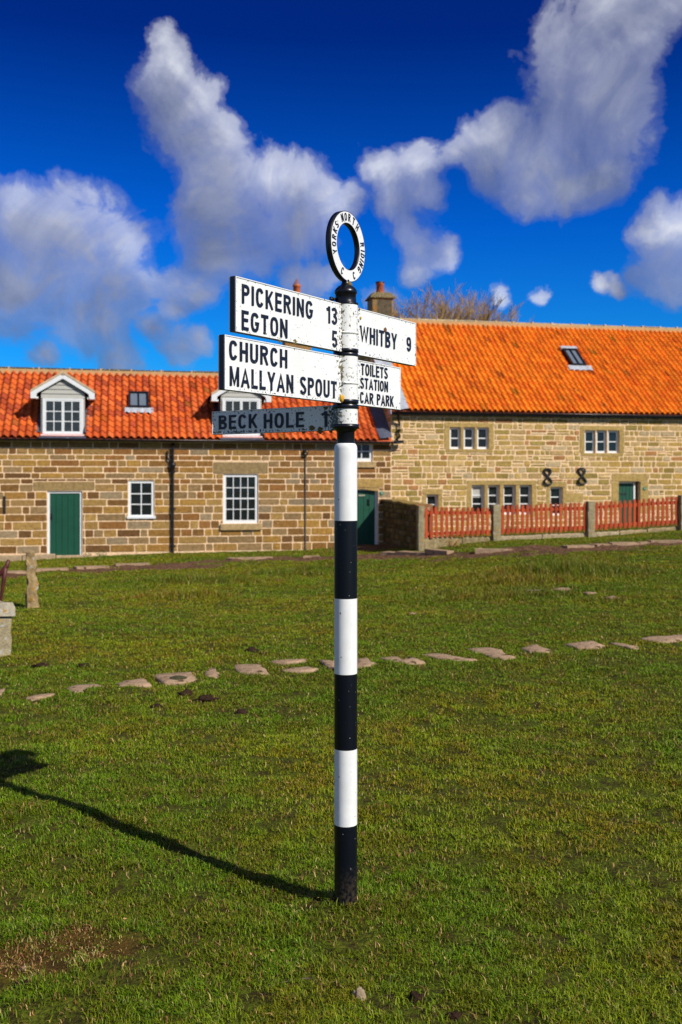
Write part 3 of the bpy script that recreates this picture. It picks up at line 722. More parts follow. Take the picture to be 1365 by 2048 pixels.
# chimney of this house, mostly hidden by the sign
def chimney(root, off, u0, u1, v, d, zb, zt, potr, potz, col, cone=False, mat=None):
    mb = MB(); mb.box(u0, u1, v-d, v+d, zb, zt-.10, (.30,.21,.10), bev=.01)
    z = zb
    while z < zt-.12:
        h_ = .16
        for (a, b_) in ((u0,(u0+u1)/2-random.uniform(-.1,.1)),((u0+u1)/2+.02,u1)):
            stone(mb, a, b_, z, min(z+h_, zt-.10), .006, rc(PALA,.1), .006, .002, P=lambda x,y,zz: (x, v-d-.001+y, zz))
        z += h_
    o = mb.build('chimney', m_stoneA, root, off)
    mb = MB(); e = .07
    i = mb.vs([(u0-e,v-d-e,zt-.10),(u1+e,v-d-e,zt-.10),(u1+e,v+d+e,zt-.10),(u0-e,v+d+e,zt-.10),(u0-e,v-d-e,zt-.06),(u1+e,v-d-e,zt-.06),(u1+e,v+d+e,zt-.06),(u0-e,v+d+e,zt-.06),(u0+.06,v-d+.06,zt+.10),(u1-.06,v-d+.06,zt+.10),(u1-.06,v+d-.06,zt+.10),(u0+.06,v+d-.06,zt+.10)], (.17,.13,.06))
    for q in ((0,3,2,1),(0,1,5,4),(1,2,6,5),(2,3,7,6),(3,0,4,7),(4,5,9,8),(5,6,10,9),(6,7,11,10),(7,4,8,11),(8,9,10,11)): mb.f.append(tuple(i+w for w in q)); mb.sm.append(False)
    mb.build('chimney_cap', m_ridge, o)
    cx = (u0+u1)/2; mb = MB(); mb.lathe([(potr,zt+.05),(potr*1.05,zt+.1),(potr*.98,potz-.06),(potr*1.12,potz-.05),(potr*1.12,potz),(potr*.85,potz),(potr*.8,potz-.2)], 20, cx=cx, cy=v); mb.build('chimney_pot', m_pot, o)
    return o, cx
pu, pz = fac(594, 570.5, 2.5)
o, cx = chimney(hA, offA, pu-.42, pu+.42, 2.5, .28, 4.6, pz-.42, .115, pz+.0, None)
_, cz = fac(594, 557, 2.5); mb = MB(); mb.lathe([(.125,pz-.02),(.125,pz+.02),(.10,pz+.035),(.012,cz)], 16, cx=cx, cy=2.5, capt=True); mb.build('cowl', M('zinc_cowl', (.25,.12,.12), .5, .2, 8, .1), o)

# ================================================================== TALLER HOUSE
UB0, UB1 = 1.521, 14.2
B_E, B_K, B_V0, B_VR = 3.74, 0.80, -0.15, 4.0
hB, offB = house('farmhouse', 6.5, 'taller rubble-stone house with bright orange pantile roof and figure eights on its wall')
def row(x0s, y0, y1): return [rect(a, y0, b_, y1) for a, b_ in x0s]
lights = row([(900,922),(928,950),(955,978)], 855, 898) + row([(1170,1191.5),(1193.5,1214.5),(1216.5,1239)], 861, 906) + row([(944,969.5),(976.5,1000),(1007.5,1032),(1039.5,1064)], 970, 1029) + [rect(1101,974,1126,1031), rect(853.5,989,877,1030)]
for r_ in lights: pass
dB = rect(1238,963,1281,1066)
def env(rs, p=.0): return (min(r[0] for r in rs)-p, max(r[1] for r in rs)+p, min(r[2] for r in rs)-p, max(r[3] for r in rs)+p)
e1, e2, e3 = env(lights[:3]), env(lights[3:6]), env(lights[6:10])
holesB = [tuple(r) for r in lights] + [tuple(dB)]
mb = MB(); wall_skin(mb, UB0, UB1, -1.1, 3.78, holesB, 0.20, MORT_B)
DR = (.44,.30,.10)
dress = []
def surround(e, rs, t=.11, j=.17, sill=.10):
    a,b_,c_,d_ = e
    dress.append((a-j, b_+j, d_, d_+t+.03)); dress.append((a-j, a, c_, d_)); dress.append((b_, b_+j, c_, d_)); dress.append((a-j*.8, b_+j*.8, c_-sill, c_))
    for p, q in zip(rs[:-1], rs[1:]): dress.append((p[1], q[0], c_, d_))
surround(e1, lights[:3]); surround(e2, lights[3:6]); surround(e3, lights[6:10], .11, .16)
for r_ in (lights[10], lights[11]): surround(r_, [r_], .14, .13)
lb = rect(1224,947,1296,962.5); dress.append(tuple(lb)); dress.append((dB[0]-.24, dB[0], dB[3]-.9, dB[3])); dress.append((dB[1], dB[1]+.28, dB[3]-1.0, dB[3]))
dress.append(tuple(rect(1127,986,1167,1004)))
courses(mb, UB0+.004, UB1, -.5, 3.72, holesB+dress, lambda z: random.uniform(.13,.19), lambda h_: random.choice([.16,.22,.28,.36,.44,.55])*random.uniform(.85,1.15), lambda p: rc(PALB, .14), .016, .009, .011, split=.16)
for q in dress: stone(mb, *q, .012, rc([DR],.06), .0025, .001, be=.004)
mb.build('wall', m_stoneB, hB, offB)
# gable end above the lower roof (faces left), plus the hidden back
mb = MB(); GZ = lambda v: B_E + B_K*(v-B_V0)
mb.box(UB0, UB0+.28, .03, 8.0, -1, 3.6, MORT_B)
i = mb.vs([(UB0,.03,3.6),(UB0,8,3.6),(UB0,4,GZ(4)-.12),(UB0+.28,.03,3.6),(UB0+.28,8,3.6),(UB0+.28,4,GZ(4)-.12)], MORT_B)
for q in ((0,1,2),(3,5,4),(0,2,5,3),(1,4,5,2)): mb.f.append(tuple(i+a for a in q)); mb.sm.append(False)
z = 2.6
while z < 6.8:
    h_ = .16; v = .0
    while v < 7.9:
        l = random.uniform(.2,.5)
        if GZ(v+l/2)-.2 > z+h_ and GZ(8-v-l/2)-.2 > z+h_: stone(mb, v, v+l, z, z+h_, .012, rc(PALB,.2), .012, .006, P=lambda a_, y_, z_: (UB0-.002+y_, a_+.03, z_))
        v += l
    z += h_
mb.box(UB1-.3, UB1, .03, 8.0, -1, 3.6, MORT_B); mb.box(UB0+.28, UB1-.3, 7.8, 8.0, -1, 3.6, MORT_B)
mb.build('gable_wall', m_stoneB, hB, offB)
skB = onroof(1129,738,B_E,B_K,B_V0), onroof(1164,700,B_E,B_K,B_V0)
skB = ((onroof(1141,730,B_E,B_K,B_V0)[0], skB[0][1]+.08, 0), (onroof(1163,730,B_E,B_K,B_V0)[0]+.10, skB[1][1]-.10, 0))
mb = MB()
pantiles(mb, B_E, B_K, B_V0, B_VR-.02, lambda v: (2.0, UB1+.05), .178, 17, PTB, [(skB[0][0]-.02, skB[1][0]+.02, skB[0][1], skB[1][1])])
roofB = mb.build('roof', m_tile, hB, offB)
mb = MB(); zt = GZ(4)-.02
mb.poly([(UB0-.05,B_V0+.03,B_E-.03),(UB1,B_V0+.03,B_E-.03),(UB1,4,zt),(UB0-.05,4,zt)]); mb.poly([(UB0-.05,4,zt),(UB1,4,zt),(UB1,8.15,B_E),(UB0-.05,8.15,B_E)])
mb.build('back_slope', bpy.data.materials['back_slope_tile'], roofB)
# lead verge strip down the left edge
mb = MB(); n = 14; P0, P1, P2 = [], [], []
for q in range(n+1):
    v = B_V0-.02 + (4.05-B_V0)*q/n; z = GZ(v); P0.append((UB0-.06, v, z+.09)); P1.append((UB0+.22, v, z+.03)); P2.append((2.02, v, z+.075))
i = mb.vs(P0+P1+P2)
for q in range(n):
    mb.f.append((i+q, i+n+1+q, i+n+2+q, i+q+1)); mb.sm.append(False); mb.f.append((i+n+1+q, i+2*n+2+q, i+2*n+3+q, i+n+2+q)); mb.sm.append(False)
mb.box(UB0-.06, UB0-.03, B_V0, .2, B_E-.12, B_E+.08)
mb.build('lead_verge', m_lead2, hB, offB)
mb = MB(); zt = GZ(4); u = UB0-.05
mb.box(u, UB1, 3.83, 4.17, zt-.17, zt+.012); mb.build('ridge_bedding', bpy.data.materials['ridge_mortar'], roofB)
mb = MB()
while u < UB1:
    l = random.uniform(.62,.74); a, b_ = u, min(u+l-.02, UB1); c_ = rc([(.40,.31,.18),(.30,.25,.15),(.36,.25,.13)], .2); jz = random.uniform(-.006,.01)
    i = mb.vs([(a, 4+p, zt+.014+q+jz) for p,q in pr] + [(b_, 4+p, zt+.014+q+jz) for p,q in pr], c_)
    for k_ in range(5): mb.f.append((i+k_, i+k_+1, i+6+k_+1, i+6+k_)); mb.sm.append(False)
    mb.f.append(tuple(i+k_ for k_ in range(6))); mb.sm.append(False); mb.f.append(tuple(i+6+k_ for k_ in range(6))); mb.sm.append(False)
    mb.box(b_-.02, b_+.045, 3.86, 4.14, zt, zt+.083, (.62,.46,.27)); u += l
mb.build('ridge', m_ridge, roofB)
mb = MB(); gutter(mb, UB0+.0, UB1, -.20, 3.70, .05); mb.box(UB0+.02, UB1, -.145, -.004, 3.61, 3.70)
mb.build('gutter', m_blackp, hB, offB)
uu = fac(797,860,-.08)[0]; mb = MB()
mb.tube([(uu-.02,-.2,3.66),(uu-.02,-.16,3.5),(uu+.03,-.08,3.36),(uu+.03,-.08,2.95),(uu-.08,-.16,2.84)], .036, 10); mb.tube([(uu+.03,-.08,3.1),(uu+.03,-.08,3.18)], .05, 10); mb.box(uu-.1,uu+.12,-.26,-.12,2.76,2.84)
mb.build('downpipe', m_blackp, hB, offB)
for n_, r_ in enumerate(lights):
    rows = 2 if n_ < 6 else 3 if n_ != 11 else 2
    rr = (r_[0]+.004, r_[1]-.004, r_[2], r_[3]-.004)
    window(hB, offB, rr, .07 if n_ < 6 else .10, 1, rows, .055, .03, blind=(n_ == 6))
o = door(hB, offB, (dB[0]-.1, dB[1]-.10, dB[2], dB[3]), .14, m_green, ft=.06)
mb = MB(); hz = fac(1255, 988, .14)[1]; hx = dB[0]+.0; mb.box(hx, hx+.30, .142, .154, hz-.02, hz+.02); mb.box(hx+.29, hx+.32, .138, .153, hz-.035, hz+.035); mb.build('hinge', m_iron, o); mb = MB(); mb.box(hx, hx+.30, .142, .154, hz-1.1, hz-1.06); mb.build('hinge', m_iron, o)
skylight(hB, offB, skB[0], skB[1], B_E, B_K, B_V0, (skB[0][0]-.16, skB[1][0]+.16), True)
def eight(px0, px1, py0, py1, lean):
    (a, zt_), (b_, _) = fac(px0, py0), fac(px1, py0); _, zb_ = fac(px0, py1); cx = (a+b_)/2; w = (b_-a)/2-.022; cz = (zt_+zb_)/2; h_ = (zt_-zb_)/2-.02
    mb = MB(); pts = []
    for q in range(41):
        t = 2*math.pi*q/40; x = w*math.sin(2*t)*(.98 if math.cos(t) < 0 else .86)*1.0; z = h_*math.cos(t)
        pts.append((cx + x + z*lean, -.05-.012*math.sin(t), cz+z))
    mb.tube(pts, .030, 6, cap=False); mb.build('figure_eight', m_iron, hB, offB)
eight(1086,1104,936,970,-.06); eight(1154,1172.5,935,969,-.08)
pcx = []
for (px, py, root, off) in ((764,986,hA,offA),(1289.5,977,hB,offB)):
    u, z = fac(px, py); mb = MB()
    mb.tube([(u,-.018,z),(u,-.03,z)], .055, 20); o = mb.build('house_plaque', M('green_enamel', (.02,.20,.12), .4, .1, 9, 0), root, off)
    mb = MB(); mb.tube([(u,-.03,z),(u,-.034,z)], .026, 14); mb.build('plaque_centre', M('pale_enamel', (.30,.42,.33), .4, .1, 9, 0), o)
(cu0, _), (cu1, _) = fac(745,620,3.7), fac(786,620,3.7); ctz = fac(765,590,3.7)[1]; cpz = fac(765,565,3.9)[1]
o, cx = chimney(hB, offB, cu0, cu1, 4.05, .36, 6.2, ctz, .125, cpz, None)
mb = MB(); mb.poly([(cu0+.17,4.05-.36-.012,6.8),(cu1-.04,4.05-.36-.012,6.8),(cu1-.04,4.05-.36-.012,ctz-.16),(cu0+.17,4.05-.36-.012,ctz-.16)]); mb.build('soot_stained_panel', M('sooty_render', (.10,.075,.04), .9, .7, 9, .5, 30), o)
mb = MB(); mb.lathe([(.15,cpz-.01),(.15,cpz+.04),(.12,cpz+.05)], 16, cx=cx, cy=4.05, capt=True); mb.build('cowl', m_iron, o)

# ================================================================== garden wall, posts, picket fence, kerb
def W3(px, depth): return ((px-CXP)/F*depth, depth)
def rough_block(name, w, d, h, seed, mat, col, nx=6, ny=4, nz=14, amp=.02, taper=.0, rnd=.5, lean=(0,0)):
    """a worn stone: a subdivided rounded block pushed about with noise; base at z=-.12"""
    mb = MB(); 
    pts = {}; 
    def P(a, b_, c_):
        x, y, z = (a-.5)*2, (b_-.5)*2, c_
        r_ = rnd; m_ = max(abs(x), abs(y)); L = math.hypot(x, y)
        if L > 1e-6: f_ = (1-r_) + r_*(m_/L); x *= f_; y *= f_
        topr = max(0, (z-.9)/.1); sh = 1-.45*topr**2*rnd*2*.5
        sc = (1 - taper*z)*sh
        v = Vector((x*w/2*sc + lean[0]*z*h, y*d/2*sc + lean[1]*z*h, -.12 + z*(h+.12)))
        nn = mnoise.noise_vector(v*7 + Vector((seed,seed*2,0)))*amp + mnoise.noise_vector(v*24 + Vector((seed,0,0)))*amp*.55
        return v + nn
    def face(fn, na, nb, flip):
        base = len(mb.v)
        for i in range(na+1):
            for j in range(nb+1): mb.vs([P(*fn(i/na, j/nb))], col)
        for i in range(na):
            for j in range(nb):
                q = (base+i*(nb+1)+j, base+(i+1)*(nb+1)+j, base+(i+1)*(nb+1)+j+1, base+i*(nb+1)+j+1); mb.f.append(q[::-1] if flip else q); mb.sm.append(True)
    face(lambda a,b_: (a,0,b_), nx, nz, False); face(lambda a,b_: (a,1,b_), nx, nz, True)
    face(lambda a,b_: (0,a,b_), ny, nz, True); face(lambda a,b_: (1,a,b_), ny, nz, False)
    face(lambda a,b_: (a,b_,1), nx, ny, False)
    return mb
def stone_post(px0, px1, pyt, pyb, label, depth=None, d=.2, seed=1, rot=0.0, col=(.30,.25,.14)):
    pm = (px0+px1)/2
    if depth is None: x, y, z = ground(pm, pyb); 
    else: x, y = W3(pm, depth); z = float(height(x, y))
    h = (CAMZ - (pyt-HOR)/F*y) - z; w = (px1-px0)/F*y
    mb = rough_block('', w, d, h, seed, m_rock, col, amp=.012, rnd=.25)
    o = mb.build('stone_post', m_rock, None, (x, y, z)); o.rotation_euler = (0,0,rot)
    return tag(o, label, 'post', 'stone posts holding the picket fence'), (x, y, z, h, w)
FD0, FD1 = 26.2, 27.9
def fd(px): return FD0 + (FD1-FD0)*(px-850)/510
fang = math.atan2(fd(1360)-fd(850), W3(1360,fd(1360))[0]-W3(850,fd(850))[0])
posts = [((835,848,1012,1104), 'tall pale stone post where the dark garden wall meets the picket fence', 3), ((984,1001,1009,1079), 'grey stone post between the first and second picket panels from the left', 4),
         ((1173,1189,1003,1074), 'speckled grey stone post between the second and third picket panels', 5), ((1358,1373,990,1063), 'stone post cut by the right edge of the photo at the fence end', 6)]
for (a_, lb_, sd_) in posts: stone_post(*a_, lb_, depth=fd(a_[0]), seed=sd_, rot=fang)
panels = [((850.5,987,14),(1013,1076),(1015,1070),'leftmost picket fence panel in red-brown stain, beside the dark garden wall'), ((1003.5,1171,18),(1010,1069),(1005,1062),'middle picket fence panel below the lower row of windows'), ((1190.5,1356,18),(1004,1060),(993,1050),'right-hand picket fence panel crossing in front of the far green door')]
for (x0, x1, n), (ta, ba), (tb, bb), lab in panels:
    d0 = fd(x0)-.02; xw, yw = W3(x0, d0); root = empty('picket_fence', (xw, yw, CAMZ-(ba-HOR)/F*d0), fang, lab, 'fence', 'picket fence panels between the stone posts')
    xe, ye = W3(x1, fd(x1)-.02); L = math.hypot(xe-xw, ye-yw)
    zt0 = CAMZ-(ta-HOR)/F*yw; zt1 = CAMZ-(tb-HOR)/F*ye; zb0 = CAMZ-(ba-HOR)/F*yw; zb1 = CAMZ-(bb-HOR)/F*ye; z0 = root.location.z
    for k in range(n):
        s = k/(n-1); x = .03+(L-.06)*s; zt_ = zt0+(zt1-zt0)*s - z0 + random.uniform(-.012,.012); zb_ = zb0+(zb1-zb0)*s - z0 + random.uniform(-.012,.012)
        w = .037+random.uniform(-.002,.003); lean = random.gauss(0,.012); mb = MB()
        prof = [(-w,zb_),(w,zb_),(w+lean,zt_-.05),(w*.5+lean,zt_-.008),(lean,zt_),(-w*.5+lean,zt_-.008),(-w+lean,zt_-.05)]
        i = mb.vs([(x+a, -.02, z) for a, z in prof]+[(x+a, .0, z) for a, z in prof]); m_ = len(prof)
        mb.f.append(tuple(i+q for q in range(m_))); mb.sm.append(False); mb.f.append(tuple(i+m_+q for q in range(m_))[::-1]); mb.sm.append(False)
        for q in range(m_): mb.f.append((i+q, i+(q+1)%m_, i+m_+(q+1)%m_, i+m_+q)); mb.sm.append(False)
        fc = rc([(.42,.065,.018),(.46,.075,.020),(.36,.052,.016)], .1); mb.c = [fc]*len(mb.v); mb.build('picket', m_fence, root)
    for fr in (.80, .13):
        za = zb0-z0+(zt0-zb0)*fr; zb_ = zb1-z0+(zt1-zb1)*fr; mb = MB()
        i = mb.vs([(-.04,.002,za-.04),(L+.03,.002,zb_-.04),(L+.03,.045,zb_-.04),(-.04,.045,za-.04),(-.04,.002,za+.04),(L+.03,.002,zb_+.04),(L+.03,.045,zb_+.04),(-.04,.045,za+.04)])
        for q in ((0,3,2,1),(4,5,6,7),(0,1,5,4),(1,2,6,5),(2,3,7,6),(3,0,4,7)): mb.f.append(tuple(i+w for w in q)); mb.sm.append(False)
        mb.c = [(.44,.07,.022)]*len(mb.v); mb.build('rail', m_fence, root)
# stone kerb under the panels
kerb = empty('stone_kerb', (*W3(850, fd(850)), -.1), 0, 'low kerb of long rough sandstone blocks under the picket fence', 'kerb')
kx, ky = kerb.location.x, kerb.location.y
for (x0, x1, pyt0, pyt1) in ((849,925,1073,1076),(925,986,1072,1074),(1001,1085,1071,1069),(1085,1174,1068,1066),(1189,1240,1064,1062),(1240,1295,1061,1058),(1295,1360,1057,1053)):
    mb = MB(); P = []
    for px, pt in ((x0,pyt0),(x1,pyt1)):
        x, y = W3(px, fd(px)); y += .12; z = CAMZ-(pt-HOR)/F*y; P.append((x-kx, y-ky, z+.1))
    (xa,ya,za),(xb,yb,zb_) = P; g_ = .012
    n = 8; base = len(mb.v); c_ = rc([(.40,.30,.16),(.34,.26,.13),(.42,.33,.2)],.12)
    for q in range(n+1):
        s = q/n; x = xa+g_+(xb-xa-2*g_)*s; y = ya+(yb-ya)*s; z = za+(zb_-za)*s + random.uniform(-.012,.012); e = -.13+random.uniform(-.02,.015)
        mb.vs([(x,y+e,z-.45),(x,y+e,z-.03),(x,y+e+.03,z),(x,y+.12,z),(x,y+.12,z-.45)], c_)
    for q in range(n):
        for j in range(4): mb.f.append((base+q*5+j, base+(q+1)*5+j, base+(q+1)*5+j+1, base+q*5+j+1)); mb.sm.append(False)
    mb.f.append(tuple(base+j for j in range(5))); mb.sm.append(False); mb.f.append(tuple(base+n*5+j for j in range(5))); mb.sm.append(False)
    mb.build('kerb_block', m_stoneB, kerb)
# garden wall running from the door jamb out to the corner post
xa, ya, _ = wp(fac(766,1000)[0]+.02, -.02); xb, yb = W3(838, fd(838)+.08)
zta = CAMZ-(1000-HOR)/F*ya; ztb = CAMZ-(1013-HOR)/F*yb; L = math.hypot(xb-xa, yb-ya); ang = math.atan2(yb-ya, xb-xa)
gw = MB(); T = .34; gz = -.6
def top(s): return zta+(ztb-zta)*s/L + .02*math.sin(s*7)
n = 24
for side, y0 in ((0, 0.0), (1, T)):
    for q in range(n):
        s0, s1 = L*q/n, L*(q+1)/n; gw.poly([(s0,y0,gz),(s1,y0,gz),(s1,y0,top(s1)),(s0,y0,top(s0))], (.10,.08,.05))  # long side faces darkened, their shade painted into the colour
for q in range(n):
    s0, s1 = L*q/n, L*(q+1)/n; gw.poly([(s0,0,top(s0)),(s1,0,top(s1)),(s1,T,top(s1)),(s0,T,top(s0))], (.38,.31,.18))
gw.poly([(L,0,gz),(L,T,gz),(L,T,top(L)),(L,0,top(L))], (.38,.31,.18))
z = gz+.15
while z < 1.2:
    h_ = random.uniform(.11,.17); s = 0
    while s < L:
        l = random.uniform(.18,.5); t_ = min(s+l, L)
        if z+h_ < top((s+t_)/2)+.03:
            c_ = tuple(q*.33 for q in rc(PALB,.3))  # stone colour darkened to paint in the wall's shade
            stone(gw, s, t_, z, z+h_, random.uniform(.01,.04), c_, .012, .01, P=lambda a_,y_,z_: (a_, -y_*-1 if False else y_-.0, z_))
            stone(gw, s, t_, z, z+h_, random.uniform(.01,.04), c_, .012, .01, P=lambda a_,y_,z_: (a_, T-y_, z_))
        s += l
    z += h_
s = 0
while s < L-.1:
    l = random.uniform(.35,.7); t_ = min(s+l-.015, L); a0, a1 = top(s), top(t_)
    i = gw.vs([(s,-.04,a0-.02),(t_,-.04,a1-.02),(t_,T+.04,a1-.02),(s,T+.04,a0-.02),(s,-.04,a0+.035),(t_,-.04,a1+.03),(t_,T+.04,a1+.04),(s,T+.04,a0+.03)], tuple(q*.7 for q in rc(PALB,.15)))
    for q in ((0,3,2,1),(4,5,6,7),(0,1,5,4),(1,2,6,5),(2,3,7,6),(3,0,4,7)): gw.f.append(tuple(i+w for w in q)); gw.sm.append(False)
    s += l
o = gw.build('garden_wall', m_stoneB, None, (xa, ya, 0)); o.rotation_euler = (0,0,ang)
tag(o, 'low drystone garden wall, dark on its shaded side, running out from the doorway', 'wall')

# ================================================================== ground
PATHPX = [(-60,1152),(0,1148),(60,1144),(150,1139),(230,1134),(300,1130),(400,1124),(480,1119),(560,1116),(640,1114),(730,1110),(800,1109),(860,1109),(950,1106),(1040,1101),(1130,1096),(1220,1091),(1300,1087),(1400,1082)]
PATH = np.array([ground(px, py)[:2] for px, py in PATHPX])
PATH = np.vstack([PATH[0]+(PATH[0]-PATH[1])*6, PATH, PATH[-1]+(PATH[-1]-PATH[-2])*6])
def pathdist(x, y):
    d = np.full(np.shape(x), 1e9); sgn = np.zeros(np.shape(x))
    for a, b_ in zip(PATH[:-1], PATH[1:]):
        ab = b_-a; t = np.clip(((x-a[0])*ab[0]+(y-a[1])*ab[1])/(ab@ab), 0, 1); q = np.hypot(x-a[0]-t*ab[0], y-a[1]-t*ab[1])
        s_ = np.sign(ab[0]*(y-a[1])-ab[1]*(x-a[0])); sgn = np.where(q < d, s_, sgn); d = np.minimum(d, q)
    return d*sgn          # negative: on the camera's side
def mudf(x, y):
    d = pathdist(x, y); n_ = fbm(x, y, 1.3, 4, 20)-.5
    e = np.where(d < 0, (1.35 + 2.6*n_ + d)/.5, (0.55 + 2.0*n_ - d)/.4)
    a = np.clip(e, 0, 1)
    # the trodden doorway
    gx, gy, _ = wp(fac(735,1095)[0], -.9); a = np.maximum(a, np.clip((1.5 - np.hypot((x-gx)/1.0, (y-gy)/1.2) + n_*.8)/.4, 0, 1))
    return a
SPX = {}
sx_, sy_, _ = ground(70, 1915)
def browng(x, y):   # rusty moss patch in the lower left corner and bare thatch here and there
    n_ = fbm(x, y, 4.0, 4, 31)-.5
    a = np.clip((1.0 - np.hypot((x-sx_)/.34, (y-sy_)/.17) + n_*1.6)/.5, 0, 1)
    return a
def axis(parts):
    out = []
    for a, b_, st in parts: out += list(np.arange(a, b_, st))
    return np.array(out)
xs = np.concatenate([-np.geomspace(500, 15, 14), axis([(-14,-5,.12),(-5,5,.05),(5,14.01,.12)]), np.geomspace(15, 500, 14)])
ys = np.concatenate([[-300,-100,-40,-15,-6,-2,0,1,1.6], axis([(2,9,.035),(9,16,.07),(16,30,.11)]), [30.5,32,35,40,50,70,120,250,600]])
X, Y = np.meshgrid(xs, ys); Z = height(X, Y); Z += (fbm(X, Y, 3.0, 4, 50)-.5)*.13*mudf(X, Y)
V = np.stack([X, Y, Z], -1).reshape(-1, 3); ny_, nx_ = X.shape
idx = np.arange(ny_*nx_).reshape(ny_, nx_); Q = np.stack([idx[:-1,:-1], idx[:-1,1:], idx[1:,1:], idx[1:,:-1]], -1).reshape(-1, 4)
def np_mesh(name, V, Q, nv, mat, attrs, smooth=True):
    me = bpy.data.meshes.new(name); me.vertices.add(len(V)); me.vertices.foreach_set('co', V.astype(np.float32).ravel())
    if isinstance(Q, tuple): loops, starts, totals = Q
    else: loops = Q.ravel(); starts = np.arange(len(Q))*nv; totals = np.full(len(Q), nv)
    me.loops.add(len(loops)); me.loops.foreach_set('vertex_index', loops.astype(np.int32))
    me.polygons.add(len(starts)); me.polygons.foreach_set('loop_start', starts.astype(np.int32)); me.polygons.foreach_set('loop_total', totals.astype(np.int32))
    me.polygons.foreach_set('use_smooth', np.full(len(starts), smooth)); me.update(calc_edges=True)
    for k, a in attrs.items():
        if a.ndim == 2: at = me.attributes.new(k, 'FLOAT_COLOR', 'POINT'); at.data.foreach_set('color', np.hstack([a, np.ones((len(a),1))]).astype(np.float32).ravel())
        else: at = me.attributes.new(k, 'FLOAT', 'POINT'); at.data.foreach_set('value', a.astype(np.float32))
    me.materials.append(mat); o = bpy.data.objects.new(name, me); COL.objects.link(o); return o
m_ground, nt, b = new_mat('turf_soil')
t = nd(nt, 'ShaderNodeTexCoord').outputs['Object']
nA = noise(nt, t, 1.1, 6, .6); nB = noise(nt, t, 14, 8, .65); nC = noise(nt, t, 70, 5, .6)
gr = ramp(nt, nB.outputs['Fac'], [(.28,(.030,.018,.008)),(.42,(.062,.056,.009)),(.56,(.095,.120,.007)),(.78,(.14,.135,.02))])
gr = mixc(nt, ramp(nt, nC.outputs['Fac'], [(.38,.65),(.55,0.0)]), gr, (.018,.016,.006))
so = ramp(nt, mth(nt,'ADD',mth(nt,'MULTIPLY',nB.outputs['Fac'],.5),mth(nt,'MULTIPLY',nC.outputs['Fac'],.5)), [(.36,(.020,.009,.005)),(.48,(.10,.048,.026)),(.58,(.22,.125,.07))])
at = nd(nt, 'ShaderNodeAttribute'); at.attribute_name = 'mud'; c = mixc(nt, at.outputs['Fac'], gr, so)
at = nd(nt, 'ShaderNodeAttribute'); at.attribute_name = 'moss'; c = mixc(nt, at.outputs['Fac'], c, ramp(nt, nB.outputs['Fac'], [(.3,(.035,.020,.005)),(.7,(.13,.075,.014))]))
lk(nt, c, b.inputs['Base Color']); b.inputs['Roughness'].default_value = .95; b.inputs['Specular IOR Level'].default_value = .1
bump(nt, b, nC.outputs['Fac'], .8, .02)
gobj = np_mesh('ground', V, Q, 4, m_ground, {'mud': mudf(X, Y).ravel(), 'moss': browng(X, Y).ravel()})
gobj['kind'] = 'structure'

# flagstone path along the houses
mb = MB(); segs = PATH; 
for a, b_ in zip(segs[:-1], segs[1:]):
    L = np.hypot(*(b_-a)); d = (b_-a)/L; nrm = np.array([-d[1], d[0]]); s = 0
    while s < L:
        l = random.uniform(.5,1.0); e = min(s+l-.05, L); w = random.uniform(.12,.20); j = [random.uniform(-.05,.05) for _ in range(8)]
        if e-s > .2 and random.random() < .72:
            P = []
            for (ss, ww, q) in ((s,-w,0),((s+e)/2,-w,1),(e,-w,2),(e,w,3),((s+e)/2,w,4),(s,w,5)):
                p = a + d*(ss+j[q]*.5) + nrm*(ww+j[(q+3)%8]); P.append((p[0], p[1]))
            zt_ = max(float(height(*p_)) for p_ in P)+.032
            i = mb.vs([(x,y,zt_) for x,y in P]+[(x,y,zt_-.12) for x,y in P])
            mb.f.append(tuple(i+q for q in range(6))); mb.sm.append(False)
            for q in range(6): mb.f.append((i+q, i+6+q, i+6+(q+1)%6, i+(q+1)%6)); mb.sm.append(False)
        s += l
po = mb.build('path', m_flag); po['kind'] = 'structure'

